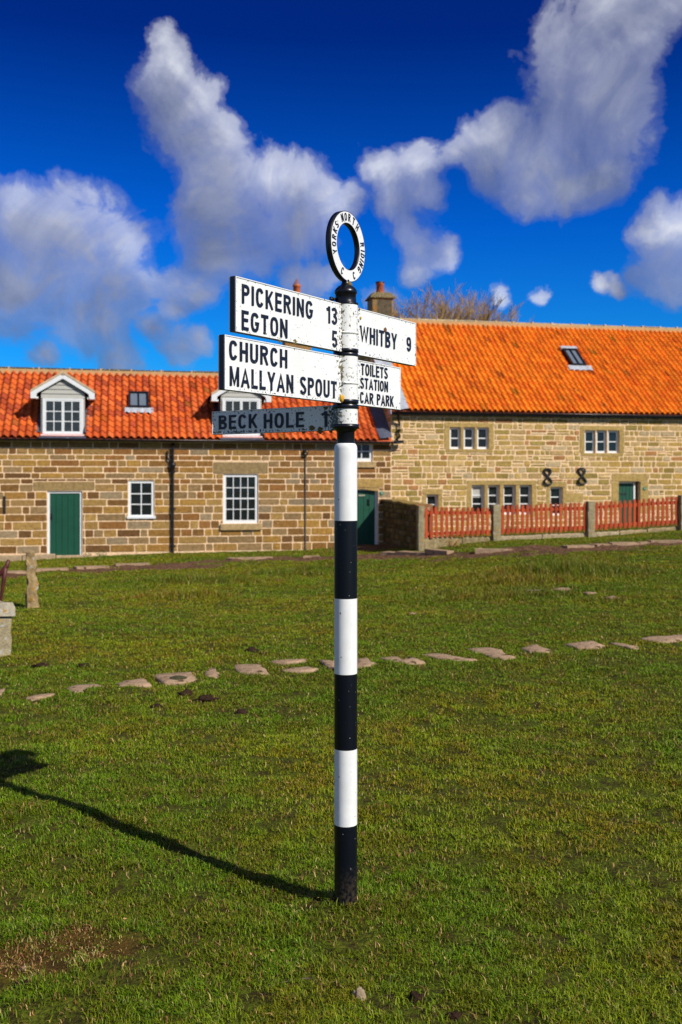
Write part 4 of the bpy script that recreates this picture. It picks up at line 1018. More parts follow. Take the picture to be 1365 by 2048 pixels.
# ------------------------------------------------------------------ sunken slabs across the green
def cr(pts, ox, oy, z): return [(ox+x/z, oy+y/z) for x, y in pts]
A_ = lambda p: cr(p, 0, 1080, 2.73); B_ = lambda p: cr(p, 400, 1080, 2.73); C_ = lambda p: cr(p, 865, 1080, 2.73)
SL = [(A_([(-60,835),(28,820),(15,850),(0,860),(-60,862)]), 'slab cut by the left edge of the photo, at the end of the slab line'),
 (A_([(140,868),(180,858),(300,842),(308,856),(180,874)]), 'thin sliver of slab with bare mud behind it, leftmost whole one'),
 (A_([(362,815),(430,797),(540,795),(572,808),(480,830),(380,852),(362,840)]), 'long rounded slab right of the thin muddy sliver'),
 (A_([(632,795),(700,775),(790,760),(805,778),(835,800),(740,806),(660,808)]), 'wedge-shaped slab pointing left, beside the slab with a hole'),
 (A_([(832,748),(860,740),(1050,727),(1085,765),(1040,780),(900,788),(880,775)]), 'wide slab with a small turf-filled hole in its middle'),
 (A_([(1112,740),(1140,708),(1180,706),(1190,730),(1212,750),(1180,758),(1130,750)]), 'small notched slab between the holed slab and the square one'),
 (B_([(175,692),(210,685),(320,680),(345,705),(385,738),(320,745),(230,748)]), 'squarish slab with mud on its right side, nearest the large dung lump'),
 (B_([(375,668),(450,660),(580,657),(585,668),(440,685),(400,680)]), 'narrow slab lying behind another narrow one, left of the signpost'),
 (B_([(440,722),(500,708),(600,702),(650,712),(560,725)]), 'narrow curved slab in front of its narrow neighbour, left of the signpost'),
 (B_([(655,660),(700,664),(745,672),(790,690),(740,712),(690,694)]), 'slab partly hidden behind the left side of the signpost'),
 (B_([(850,652),(915,648),(930,670),(985,688),(940,697),(845,712)]), 'slab emerging from behind the right side of the signpost'),
 (B_([(980,650),(1050,643),(1120,660),(1165,645),(1240,672),(1150,684),(1060,675)]), 'jagged slab, second to the right of the signpost'),
 ([(842,1311),(872,1309),(900,1313),(955,1322),(915,1325),(875,1319)], 'low narrow slab just left of the largest slanting slab'),
 (C_([(180,597),(300,590),(380,607),(400,630),(460,645),(390,662),(330,650),(250,625)]), 'largest slanting slab with a pale patch, right half of the line'),
 (C_([(482,598),(530,580),(580,580),(620,600),(665,615),(600,622),(520,612)]), 'small domed slab with a dark hollow at its right end'),
 (C_([(722,575),(800,565),(880,555),(945,585),(900,598),(800,597)]), 'broad pentagonal slab right of the small domed one'),
 (C_([(960,568),(1010,566),(1070,580),(1130,590),(1110,598),(1040,590)]), 'thin trailing slab before the last one on the right'),
 (C_([(1125,540),(1180,535),(1280,528),(1365,525),(1480,540),(1340,558),(1230,570),(1180,555)]), 'long slab cut by the right edge of the photo'),
 (C_([(640,272),(700,264),(755,268),(762,277),(690,280)]), 'leftmost of the three small slabs by the far rushes on the right'),
 (C_([(815,293),(860,287),(905,295),(860,300)]), 'middle of the three small slabs near the far rushes'),
 (C_([(930,320),(985,308),(1035,320),(985,328)]), 'nearest of the three small slabs right of the far rushes')]
SPOLY = []
m_hole = M('turf_in_hole', (.05,.045,.012), .95, .5, 40, .8, 60)
for n_, (pl, lab) in enumerate(SL):
    g3 = [ground(px, py) for px, py in pl]; cx = sum(p[0] for p in g3)/len(g3); cy = sum(p[1] for p in g3)/len(g3)
    P = []
    for q in range(len(g3)):
        a, b_ = g3[q], g3[(q+1) % len(g3)]
        for s in (0, .33, .66): P.append(((a[0]+(b_[0]-a[0])*s)+random.uniform(-.012,.012), (a[1]+(b_[1]-a[1])*s)+random.uniform(-.02,.02)))
    SPOLY.append(np.array(P))
    z0 = max(float(height(x, y, False)) for x, y in P); cz = float(height(cx, cy, False))
    mb = MB(); m_ = len(P); zt_ = lambda x, y: float(height(x, y, False))+.015+.008*mnoise.noise(Vector((x*5,y*5,n_)))
    i0 = mb.vs([(x-cx, y-cy, zt_(x,y)-.10-cz) for x,y in P]); i1 = mb.vs([(x-cx, y-cy, zt_(x,y)-.012-cz) for x,y in P])
    sh = [(cx+(x-cx)*.93, cy+(y-cy)*.93) for x,y in P]; i2 = mb.vs([(x-cx, y-cy, zt_(x,y)-cz) for x,y in sh]); sh2 = [(cx+(x-cx)*.5, cy+(y-cy)*.5) for x,y in P]
    i3 = mb.vs([(x-cx, y-cy, zt_(x,y)+.002-cz) for x,y in sh2]); ic = mb.vs([(0,0,zt_(cx,cy)-cz)])
    for q in range(m_):
        r_ = (q+1) % m_
        for lo, hi in ((i0,i1),(i1,i2),(i2,i3)): mb.f.append((lo+q, lo+r_, hi+r_, hi+q)); mb.sm.append(lo != i0)
        mb.f.append((i3+q, i3+r_, ic)); mb.sm.append(True)
    o = mb.build('stone_slab', m_flag, None, (cx, cy, cz)); tag(o, lab, 'slab', 'flat slabs sunk across the green'); recalc(o)
    if n_ == 4:
        hx, hy, hz = ground(356, 1360); h_ = MB(); h_.lathe([(.09,.0),(.05,.012),(.001,.016)], 12); ho = h_.build('turf_hole', m_hole, o, (hx-cx, hy-cy, zt_(hx,hy)-cz-.0)); ho.scale = (.9,1.0,1)

# ================================================================== grass
def in_poly(x, y, P):
    c = np.zeros(x.shape, bool); j = len(P)-1
    for i in range(len(P)):
        xi, yi = P[i]; xj, yj = P[j]
        m_ = ((yi > y) != (yj > y)) & (x < (xj-xi)*(y-yi)/(yj-yi+1e-12)+xi); c ^= m_; j = i
    return c
tuftc = [ground(a, b_) for a, b_ in ((400,1165),(370,1195),(560,1150),(610,1140),(1105,1150),(1150,1140),(1060,1165),(960,1185),(900,1190),(1000,1195),(1235,1200))]
tuftr = [(1.3,.5,.19),(.7,.3,.16),(1.2,.4,.14),(.9,.3,.12),(1.3,.7,.26),(.9,.5,.24),(.9,.4,.15),(1.5,.5,.07),(1.0,.4,.06),(1.5,.4,.07),(.8,.3,.05)]
def tuft_h(x, y):
    a = np.zeros(x.shape)
    for (cx, cy, _), (rx, ry, h_) in zip(tuftc, tuftr): a = np.maximum(a, h_*np.exp(-(((x-cx)/rx)**2+((y-cy)/ry)**2)))
    return a
def make_grass(N, seed):
    rs = np.random.RandomState(seed)
    # sample depth with density ~ y^-1.55 * width
    yy = np.geomspace(2.2, 30, 400); wdt = .37*yy*2+2.4; pdf = wdt*(yy)**-1.5; cdf = np.concatenate([[0], np.cumsum((pdf[1:]+pdf[:-1])/2*np.diff(yy))]); cdf /= cdf[-1]
    y = np.interp(rs.rand(N), cdf, yy); x = (rs.rand(N)-.5)*(.37*y*2+2.4)
    # clump: pull blades together a little
    x = x + (fbm(x, y, 14, 2, 60)-.5)*.05; y = y + (fbm(x, y, 14, 2, 70)-.5)*.05
    dens = fbm(x, y, 7.0, 4, 80); dens2 = fbm(x, y, 2.0, 3, 90)
    npole = np.exp(-(np.hypot(x-POLE[0], y-POLE[1])/.35)**2); nearf = np.clip((9-y)/6, 0, 1); keep = rs.rand(N) < np.clip((dens-.35+npole*.2+(1-nearf)*.07)/.13, .12, 1)*np.clip((dens2-.20)/.15, .45, 1)
    mud = mudf(x, y); keep &= rs.rand(N) > mud*np.clip(.7+.9*fbm(x, y, 3.0, 3, 130), .8, 1.02)
    moss = browng(x, y); keep &= rs.rand(N) > moss*.28
    for P0_ in SPOLY:
        P = P0_.mean(0) + (P0_-P0_.mean(0))*.90
        bb = (x > P[:,0].min()) & (x < P[:,0].max()) & (y > P[:,1].min()) & (y < P[:,1].max())
        if bb.any():
            q = np.where(bb)[0]; inn = in_poly(x[q], y[q], P); keep[q[inn]] = False
    keep &= np.hypot(x-POLE[0], y-POLE[1]) > .046
    v_ = -SN*x + C*(y-D0)
    keep &= v_ < -.06
    # inside the garden: sparse
    x, y = x[keep], y[keep]; n = len(x); moss = moss[keep]
    z = height(x, y); th = tuft_h(x, y)
    patch = fbm(x, y, .8, 3, 100); p2 = fbm(x, y, 9, 2, 110)
    h_ = (rs.gamma(6, 1/6., n)*.0150*(0.35+1.2*p2) + .003)*np.clip(.8+y*.02, .8, 1.25)
    h_ = h_*(1-moss*.35)
    tall = (rs.rand(n) < .75)*th*rs.uniform(.5,1.2,n); h_ = h_ + tall
    near_pole = np.exp(-(np.hypot(x-POLE[0], y-POLE[1])/.11)**2); h_ *= 1+.7*near_pole
    w_ = .00135*(y/3)**.62*rs.uniform(.7,1.3,n)
    ang = rs.rand(n)*2*np.pi; lean = np.abs(rs.normal(.95, .5, n)); lean = np.where(tall > .03, lean*.4, lean)
    dx, dy = np.cos(ang), np.sin(ang); a2 = ang + np.pi/2 + rs.normal(0,.5,n); wx, wy = np.cos(a2)*w_, np.sin(a2)*w_
    m1 = .55; lx = h_*lean
    b0 = np.stack([x-wx, y-wy, z-.004], -1); b1 = np.stack([x+wx, y+wy, z-.004], -1)
    mxp = x+dx*lx*.35; myp = y+dy*lx*.35; mz = z+h_*m1
    c0 = np.stack([mxp-wx*.8, myp-wy*.8, mz], -1); c1 = np.stack([mxp+wx*.8, myp+wy*.8, mz], -1)
    tp = np.stack([x+dx*lx, y+dy*lx, z+h_*np.clip(1-.25*lean,.35,1)], -1)
    V = np.stack([b0,b1,c1,c0,tp], 1).reshape(-1, 3)
    k = np.arange(n)*5
    quads = np.stack([k,k+1,k+2,k+3], -1); tris = np.stack([k+3,k+2,k+4], -1)
    loops = np.concatenate([np.concatenate([quads, tris], 1).ravel()]); st = np.stack([np.arange(n)*7, np.arange(n)*7+4], -1).ravel(); tot = np.tile([4,3], n)
    g1 = np.array([.140,.228,.004]); g2 = np.array([.240,.272,.006]); g3_ = np.array([.085,.165,.006]); st_ = np.array([.46,.36,.12]); br = np.array([.26,.13,.04])
    u1 = np.clip((patch-.35)/.3, 0, 1)[:,None]; r_ = rs.rand(n)[:,None]
    c = g1*(1-u1)+g2*u1; c = np.where(r_ < .22, g3_, c); dry = rs.rand(n) < (.08+.24*np.clip((.42-dens[keep])/.15,0,1)+.55*moss); c = np.where(dry[:,None], np.where(rs.rand(n)[:,None] < .5, st_, br), c)
    olive = np.clip((fbm(x, y, 5.5, 3, 140)-.44)/.16, 0, 1)[:,None]; c = c*(1-olive*np.array([-.05,.20,0.0]))
    c = c*rs.uniform(.68,1.30,n)[:,None]; tl = (tall > .03)[:,None]; c = np.where(tl & ~dry[:,None], c*np.array([.95,.80,1.5]), c)
    c5 = np.repeat(c, 5, 0); 
    return V, (loops, st, tot), c5
m_grass, nt, b = new_mat('grass_blade')
a = nd(nt, 'ShaderNodeAttribute'); a.attribute_name = 'col'; lk(nt, a.outputs['Color'], b.inputs['Base Color']); b.inputs['Roughness'].default_value = .55; b.inputs['Specular IOR Level'].default_value = .18
tr = nd(nt, 'ShaderNodeBsdfTranslucent'); lk(nt, a.outputs['Color'], tr.inputs['Color']); ms = nd(nt, 'ShaderNodeMixShader'); ms.inputs[0].default_value = .10
lk(nt, b.outputs[0], ms.inputs[1]); lk(nt, tr.outputs[0], ms.inputs[2]); lk(nt, ms.outputs[0], nt.nodes['Material Output'].inputs['Surface'])
V, Qm, c5 = make_grass(2000000, 5)
go_ = np_mesh('grass', V, Qm, 0, m_grass, {'col': c5}, True)
tag(go_, 'short green turf with taller rushy tufts covering the village green', 'grass', kind='stuff')

# ================================================================== signpost
sp = empty('signpost', (POLE[0], POLE[1], 0), 0, 'black-and-white banded cast-iron signpost with five pointing arms and a ring on top', 'signpost')
K = POLE[1]/F
def pz_(py): return CAMZ-(py-HOR)*K
BL = (.003,.0045,.009); WH = (.82,.82,.80)
mb = MB(); rP = .0432
for (y0, y1, c_) in ((1835,1647,BL),(1647,1496,WH),(1496,1346,BL),(1346,1196,WH),(1196,1041,BL)):
    mb.lathe([(rP,pz_(y0)),(rP,(pz_(y0)+pz_(y1))/2),(rP,pz_(y1))], 48, c_)
mb.lathe([(rP,pz_(1041)),(rP,pz_(960)),(rP,pz_(898)),(rP*.985,pz_(894)),(rP*.93,pz_(890)),(rP*.84,pz_(887.5)),(.030,pz_(886))], 48, WH)
mb.build('pole', m_pole, sp)
mb = MB(); mb.lathe([(.0335,pz_(888)),(.0335,pz_(864)),(.038,pz_(861)),(.0425,pz_(859)),(.0425,pz_(858)),(.0505,pz_(857.5)),(.0505,pz_(849)),(.045,pz_(848.5))], 48); mb.build('neck', m_pblack, sp)
def collar(y0, y1, grooves, r=.0455):
    mb = MB(); pr_ = [(r,pz_(y0))]
    for gy in grooves: pr_ += [(r,pz_(gy+4)),(r,pz_(gy+1.7)),(r+.0035,pz_(gy+1)),(r+.0035,pz_(gy-1)),(r,pz_(gy-1.7)),(r,pz_(gy-4))]
    pr_ += [(r,pz_(y1))]; mb.lathe(pr_, 48, WH)
    return mb.build('collar', m_collar, sp)
collar(848.5, 818, []); collar(800, 714, [768]); collar(700, 611, [668])
def ring_band(y0, y1, r):
    mb = MB(); z0, z1 = pz_(y0), pz_(y1); e = .0015
    mb.lathe([(.03,z0),(r-e,z0),(r,z0+e),(r,z1-e),(r-e,z1),(.03,z1)], 48); return mb
mb = ring_band(818,809.5,.0500); mb2 = ring_band(807.5,800,.0485)
mb.build('band', m_pblack, sp); mb2.build('band', m_pblack, sp); ring_band(714,707.5,.0480).build('band', m_pblack, sp); ring_band(706,699,.0480).build('band', m_pblack, sp)
mb = MB(); mb.lathe([(.04,pz_(612)),(.0470,pz_(611)),(.0470,pz_(607)),(.041,pz_(606)),(.0395,pz_(603)),(.0395,pz_(589)),(.0425,pz_(588)),(.0430,pz_(584)),(.041,pz_(581)),(.036,pz_(577)),(.028,pz_(573)),(.018,pz_(570)),(.0155,pz_(566)),(.013,pz_(560)),(.002,pz_(558))], 48)
mb.tube([(-.035,-.012,pz_(600)),(-.052,-.018,pz_(600))], .006, 10); mb.tube([(-.050,-.0175,pz_(600)),(-.060,-.021,pz_(600))], .0095, 6); mb.build('cap', m_pblack, sp)

T0 = .165; HB = T0/2
def _arc(cx, cy, rx, ry, a0, a1, n=14, p=2.35):
    out = []
    for k in range(n+1):
        a = R(a0+(a1-a0)*k/n); c_, s_ = math.cos(a), math.sin(a)
        out.append((cx+rx*math.copysign(abs(c_)**(2/p), c_), cy+ry*math.copysign(abs(s_)**(2/p), s_)))
    return out
def glyph(ch):
    """cast capitals as centre lines in a box 0..w by 0..1"""
    h = HB; w = .58; t = 1-h
    if ch == 'I': return T0, [[(h,0),(h,1)]]
    if ch == 'L': w = .50; return w, [[(h,1),(h,h),(w,h)]]
    if ch == 'E': w = .52; return w, [[(w,t),(h,t),(h,h),(w,h)], [(h,.52),(w-.04,.52)]]
    if ch == 'T': w = .56; return w, [[(0,t),(w,t)], [(w/2,t),(w/2,0)]]
    if ch == 'H': return w, [[(h,0),(h,1)], [(w-h,0),(w-h,1)], [(h,.51),(w-h,.51)]]
    if ch == 'N': w = .60; return w, [[(h,0),(h,1)], [(w-h,0),(w-h,1)], [(h*.9,1.02),(w-h*.9,-.02)]]
    if ch == 'M': w = .72; return w, [[(h,0),(h,1)], [(w-h,0),(w-h,1)], [(h*.9,1.02),(w/2,.03),(w-h*.9,1.02)]]
    if ch == 'A': w = .66; return w, [[(h*.75,-.02),(w/2,1.0-.02),(w-h*.75,-.02)], [(w*.22,.30),(w*.78,.30)]]
    if ch == 'W': w = .92; return w, [[(h*.75,1.02),(w*.27,.02),(w/2,.94),(w*.73,.02),(w-h*.75,1.02)]]
    if ch == 'Y': w = .64; return w, [[(h*.8,1.02),(w/2,.42)], [(w-h*.8,1.02),(w/2,.42)], [(w/2,.46),(w/2,0)]]
    if ch == 'K': w = .60; return w, [[(h,0),(h,1)], [(h,.33),(w-h*.9,1.02)], [(w*.38,.56),(w-h*.8,-.02)]]
    if ch == 'U': return w, [[(h,1)] + _arc(w/2, h+.22, w/2-h, .22, 180, 360) + [(w-h,1)]]
    if ch == 'O': w = .62; return w, [_arc(w/2, .5, w/2-h, .5-h, 0, 360, 32, 2.5)]
    if ch == 'C': return w, [_arc(w/2, .5, w/2-h, .5-h, 32, 328, 26, 2.5)]
    if ch == 'G': w = .62; return w, [_arc(w/2, .5, w/2-h, .5-h, 34, 318, 26, 2.5) + [(w-h,.45),(w*.54,.45)]]
    if ch == 'S': w = .56; return w, [_arc(w/2, .735, w/2-h, .265-h, 20, 200, 12, 2.2)[:-1] + [(w*.30,.58),(w*.70,.43)] + _arc(w/2, .27, w/2-h, .27-h, 10, -168, 12, 2.2)]
    if ch == 'P': w = .56; return w, [[(h,0),(h,1)], [(h,t)] + _arc(w/2-.02, .72, w/2+.02-h, .28-h, 90, -90, 12, 2.6) + [(h,.44+h)]]
    if ch == 'R': w = .60; return w, [[(h,0),(h,1)], [(h,t)] + _arc(w/2-.04, .735, w/2+.02-h, .265-h, 90, -90, 12, 2.6) + [(h,.47+h)], [(w*.50,.52),(w-h*.8,-.02)]]
    if ch == 'B': w = .58; return w, [[(h,0),(h,1)], [(h,t)] + _arc(w/2-.04, .76, w/2+.02-h, .24-h, 90, -90, 10, 2.6) + [(h,.52+h)], [(h,.46+h)] + _arc(w/2-.02, .27+.005, w/2+.02-h, .27-h, 90, -90, 10, 2.6) + [(h,h)]]
    if ch == 'D': w = .60; return w, [[(h,0),(h,1)], [(h,t)] + _arc(w/2-.06, .5, w/2+.06-h, .5-h, 90, -90, 16, 2.8) + [(h,h)]]
    if ch == '1': w = .34; return w, [[(w-h,0),(w-h,1)], [(w-h,.97),(w-h-.10,.84),(0,.79)]]
    if ch == '3': w = .54; return w, [_arc(w/2-.02, .745, w/2-h, .255-h, 160, -80, 12, 2.2) + [(w*.38,.54)], [(w*.38,.54)] + _arc(w/2-.0, .28, w/2-h, .28-h, 80, -165, 14, 2.2)]
    if ch == '5': w = .54; return w, [[(w-.03,t),(h+.03,t),(h+.0,.50)] + _arc(w/2, .30, w/2-h, .30-h, 120, -160, 16, 2.2)]
    if ch == '9': w = .56; return w, [_arc(w/2, .685, w/2-h, .315-h, 0, 360, 24, 2.3), [(w-h,.66)] + _arc(w/2, .42, w/2-h, .42-h, 0, -150, 14, 2.2)]
    return .30, []
class _TM: pass
def text_mesh(s, bold=0.0, space=1.0):
    """stroke lettering as a solid: vertices x, y (cap height 1) and z 0..1 (raised)"""
    V, Fc = [], []; x = 0; k = 0
    for ch in s:
        w, strokes = glyph(ch)
        for st in strokes:
            P = [Vector((a+x, b, 0)) for a, b in st]
            Q = [P[0]]
            for p in P[1:]:
                if (p-Q[-1]).length > 1e-4: Q.append(p)
            closed = (Q[0]-Q[-1]).length < 1e-3 and len(Q) > 6
            n = len(Q); k += 1; zt = 1.0 + .012*(k % 5); i0 = len(V); hb = T0/2*(1+bold)
            for i, p in enumerate(Q):
                a = Q[i-1] if i else (Q[-2] if closed else None); b = Q[i+1] if i < n-1 else (Q[1] if closed else None)
                d0 = (p-a).normalized() if a is not None else None; d1 = (b-p).normalized() if b is not None else None
                d = ((d0 or d1)+(d1 or d0)).normalized(); m = hb/max(.5, d.dot(d1 or d0)); nn = Vector((-d.y, d.x, 0))*m
                for sg in (1, -1):
                    q = p+nn*sg; yy = min(1.0, max(0.0, q.y))
                    for z in (zt, 0): V.append((q.x, yy, z))
            for i in range(n-1):
                a = i0+i*4; b = a+4
                Fc += [(a, a+2, b+2, b), (a, b, b+1, a+1), (a+2, a+3, b+3, b+2)]
            if not closed:
                Fc += [(i0, i0+1, i0+3, i0+2), (i0+(n-1)*4, i0+(n-1)*4+2, i0+(n-1)*4+3, i0+(n-1)*4+1)]
        x += w + .155*space
    me = bpy.data.meshes.new('lettering'); me.from_pydata(V, [], Fc); me.update(); return me
def lettering(s, parent, x0, x1, z0, z1, y, mat, skew=None, bold=0.0, space=1.0, th=.0035):
    me = text_mesh(s, bold, space); n = len(me.vertices); co = np.zeros(n*3); me.vertices.foreach_get('co', co); co = co.reshape(-1,3)
    a, b_ = co.min(0), co.max(0); q = (co-a)/(b_-a)
    out = np.zeros_like(co); out[:,0] = x0+(x1-x0)*q[:,0]; out[:,2] = z0+(z1-z0)*q[:,1]; out[:,1] = y - th*q[:,2] + .0005
    me.vertices.foreach_set('co', out.astype(np.float32).ravel()); me.materials.clear(); me.materials.append(mat); me.name = 'lettering'; me.update()
    o = bpy.data.objects.new('lettering', me); COL.objects.link(o); o.parent = parent; return recalc(o)
m_letter = paint('raised_black_letter_paint', (.006,.008,.018), .4, .20, ((.5,.5,.45),(.3,.28,.2)))
def s_of(px, r_, o_):
    t = (px-CXP)/F; n_ = (r_[1], -r_[0])
    return (t*(POLE[1]+n_[1]*o_) - POLE[0] - n_[0]*o_)/(r_[0]-t*r_[1])
def z_of(px, py, r_, o_):
    s = s_of(px, r_, o_); y = POLE[1] + r_[1]*s - r_[0]*o_; return CAMZ-(py-HOR)/F*y
RM = (.555,.832); RB_ = (.82,-.572)
HT = .0105
def finger(label, r_, s0, s1, z0, z1, face_mat, texts, worn=False):
    a0, a1 = min(s0,s1), max(s0,s1)
    mb = MB(); mb.box(a0, a1, -HT, HT, z0, z1, bev=.0015); o = mb.build('arm', m_pblack if not worn else m_pblack, sp, label=label); o.rotation_euler = (0,0,math.atan2(r_[1],r_[0]))
    f_ = MB(); e = .004
    nx, nz = 60, 16
    for sd_ in (-1, 1):
        base = len(f_.v); yy = sd_*(HT+.0012)
        for i in range(nx+1):
            for j in range(nz+1):
                x = a0+e+(a1-a0-2*e)*i/nx; z = z0+e+(z1-z0-2*e)*j/nz
                dl = min(z-z0, (z1-z)*2.0, (x-a0)*1.6, (a1-x)*1.6); f_.vs([(x,yy,z)], wear=max(0, 1-dl/.022)*.62)
        for i in range(nx):
            for j in range(nz):
                q = (base+i*(nz+1)+j, base+(i+1)*(nz+1)+j, base+(i+1)*(nz+1)+j+1, base+i*(nz+1)+j+1); f_.f.append(q if sd_ < 0 else q[::-1]); f_.sm.append(False)
        for (xa_, xb_, za_, zb_) in ((a0+e,a0+e+.0,z0+e,z1-e),): pass
    # thin raised rim round the face
    for sd_ in (-1,1):
        y0_, y1_ = (-(HT+.0035), -HT) if sd_ < 0 else (HT, HT+.0035)
        w = .003
        for bx in ((a0+.001,a1-.001,z1-w-.001,z1-.001),(a0+.001,a1-.001,z0+.001,z0+w+.001),(a0+.001,a0+w+.001,z0+w+.001,z1-w-.001),(a1-w-.001,a1-.001,z0+w+.001,z1-w-.001)):
            f_.box(bx[0],bx[1],y0_,y1_,bx[2],bx[3])
    fo = f_.build('face_panel', face_mat, o)
    for (s, xl, xr, (lt, lb2), (rt, rb2), sp_) in texts:
        oo = HT+.003; x0 = s_of(xl, r_, oo); x1 = s_of(xr, r_, oo)
        zt_ = (z_of(xl, lt, r_, oo)+z_of(xr, rt, r_, oo))/2; zb_ = (z_of(xl, lb2, r_, oo)+z_of(xr, rb2, r_, oo))/2
        lettering(s, o, x0, x1, zb_, zt_, -(HT+.001), m_letter, space=sp_)
    return o
zP0, zP1 = 2.086, 2.266; zC0, zC1 = 1.895, 2.071
fP = finger('upper left arm reading PICKERING 13 and EGTON 5', RM, -.664, -.03, zP0, zP1, m_pwhite,
 [('PICKERING', 484.5, 626.5, (568.5,606.5),(602.5,638.5), 1.12), ('13', 653.5, 674.8, (612.5,646),(615.5,649.5), 1.1), ('EGTON', 484, 575.5, (620,660),(639.5,676), 1.12), ('5', 665, 674.8, (661,694),(662,695), 1)])
fC = finger('lower left arm reading CHURCH and MALLYAN SPOUT', RM, -.718, -.03, zC0, zC1, m_pwhite,
 [('CHURCH', 459, 575, (680,719.5),(699.5,736), 1.12), ('MALLYAN SPOUT', 460, 674, (733,772.5),(762,796), 1.08)])
fW = finger('upper right arm reading WHITBY 9', RM, .03, .512, zP0, zP1, m_pwhite,
 [('WHITBY', 720.5, 794.5, (651.5,684),(667,699), 1.02), ('9', 814, 822.5, (673.5,702),(675,703.5), 1)])
fT = finger('lower right arm reading TOILETS, STATION and CAR PARK', RM, .03, .387, zC0, zC1-.003, m_pwhite,
 [('TOILETS', 722.5, 776, (727,750.5),(735.5,757), 1.0), ('STATION', 721.5, 776.5, (755,777.5),(763,783.5), 1.0), ('CAR PARK', 721, 788, (783.5,806.5),(792,813), .98)])
fB = finger('narrow shaded worn arm reading BECK HOLE 1', RB_, -.662, -.03, 1.797, 1.893, m_pworn,
 [('BECK', 438, 515, (830.5,859),(828,856), 1.1), ('HOLE', 528, 608, (827,856.5),(824,855), 1.1), ('1', 643, 655, (822,854),(823,854), 1)])
# fixing screws and lichen on the arms
def blob(parent, name, mat, x, y, z, r_, flat=.35, seed=0):
    mb = MB(); n, m_ = 12, 6
    for i in range(m_+1):
        ph = math.pi/2*i/m_
        for k in range(n):
            th_ = 2*math.pi*k/n; rr = r_*(1+.45*mnoise.noise(Vector((math.cos(th_)*1.7+seed, math.sin(th_)*1.7, i*.3))))
            mb.vs([(x+rr*math.cos(ph)*math.cos(th_), y-r_*flat*math.sin(ph)*(1+.3*mnoise.noise(Vector((k,i,seed)))), z+rr*math.cos(ph)*math.sin(th_))])
    for i in range(m_):
        for k in range(n): mb.f.append((i*n+k, i*n+(k+1)%n, (i+1)*n+(k+1)%n, (i+1)*n+k)); mb.sm.append(True)
    return mb.build(name, mat, parent)
blob(fC, 'lichen_patch', m_lichen, s_of(684,RM,HT)-.006, -HT-.004, 1.912, .0135, .5, 1)
blob(fC, 'lichen_patch', m_olive, s_of(468,RM,HT), -HT-.001, 1.925, .005, .3, 5)
blob(fP, 'lichen_patch', m_olive, s_of(590,RM,HT), -HT-.001, z_of(590,684,RM,HT), .0105, .3, 2)
blob(fP, 'lichen_patch', m_olive, s_of(559,RM,HT), -HT-.001, z_of(559,681,RM,HT), .009, .3, 3)
blob(fW, 'lichen_patch', M('rust_bloom', (.14,.055,.02), .9, .5, 200, .5, 200), s_of(770,RM,HT), -HT-.003, z_of(770,660,RM,HT), .010, .2, 4)
blob(fW, 'lichen_patch', m_lichen, s_of(720.5,RM,HT), -HT-.003, z_of(720,636,RM,HT), .0065, .4, 6)
for q, (px, py, rr) in enumerate(((625,857,.013),(641,860,.014),(608,862,.010),(652,815,.010),(663,862,.008),(512,862,.006))): blob(fB, 'lichen_patch', m_olive, s_of(px,RB_,HT), -HT-.001, z_of(px,py,RB_,HT), rr, .25, 10+q)
# ring finial
mb = MB(); zc = pz_(494); RO, RI, hT = .1320, .0865, .0105; n = 72
rs_, rw = [], []
for k in range(n):
    a = 2*math.pi*k/n; rs_.append((math.cos(a), math.sin(a)))
base = mb.vs([(c*RO, y, zc+s*RO) for y in (-hT,hT) for c,s in rs_] + [(c*RI, y, zc+s*RI) for y in (-hT,hT) for c,s in rs_])
for k in range(n):
    j = (k+1)%n
    mb.f.append((base+k, base+j, base+n+j, base+n+k)); mb.sm.append(True); mb.f.append((base+2*n+k, base+3*n+k, base+3*n+j, base+2*n+j)); mb.sm.append(True)
    mb.f.append((base+k, base+2*n+k, base+2*n+j, base+j)); mb.sm.append(False); mb.f.append((base+n+k, base+n+j, base+3*n+j, base+3*n+k)); mb.sm.append(False)
ro = mb.build('ring_finial', m_pblack, sp); ro.rotation_euler = (0,0,math.atan2(RM[1],RM[0])+R(4.0))
mb = MB()
for sd_ in (-1,1):
    y = sd_*(hT+.0012); b0 = mb.vs([(c*(RO-.003), y, zc+s*(RO-.003)) for c,s in rs_] + [(c*(RI+.002), y, zc+s*(RI+.002)) for c,s in rs_])
    for k in range(n): j = (k+1)%n; q = (b0+k, b0+n+k, b0+n+j, b0+j); mb.f.append(q if sd_ < 0 else q[::-1]); mb.sm.append(False)
recalc(mb.build('face_panel', m_ringw, ro))
def ring_text(chars, flip=False):
    co_all, f_all = [], []; off = 0
    for ch, ang in chars:
        me = text_mesh(ch, -.12); vs = np.array([v.co[:] for v in me.vertices]); a, b_ = vs.min(0), vs.max(0); w = (b_[0]-a[0]); 
        hh = .0290; sc = hh; q = np.stack([(vs[:,0]-(a[0]+b_[0])/2)*sc*.92, (vs[:,1]-.5)*sc, (vs[:,2]-a[2])/(b_[2]-a[2]+1e-9)], -1)
        th_ = R(ang); rot = -th_ if not flip else -th_+math.pi
        x = q[:,0]*math.cos(rot)-q[:,1]*math.sin(rot); z = q[:,0]*math.sin(rot)+q[:,1]*math.cos(rot); rm = (RO+RI)/2+.0005
        co_all += [(math.sin(th_)*rm+xx, -(hT+.0005)-.0028*yy, zc+math.cos(th_)*rm+zz) for xx, yy, zz in zip(x, q[:,2], z)]
        f_all += [tuple(off+v for v in p.vertices) for p in me.polygons]; off += len(vs); bpy.data.meshes.remove(me)
    me = bpy.data.meshes.new('lettering'); me.from_pydata(co_all, [], f_all); me.materials.append(m_letter); o = bpy.data.objects.new('lettering', me); COL.objects.link(o); o.parent = ro
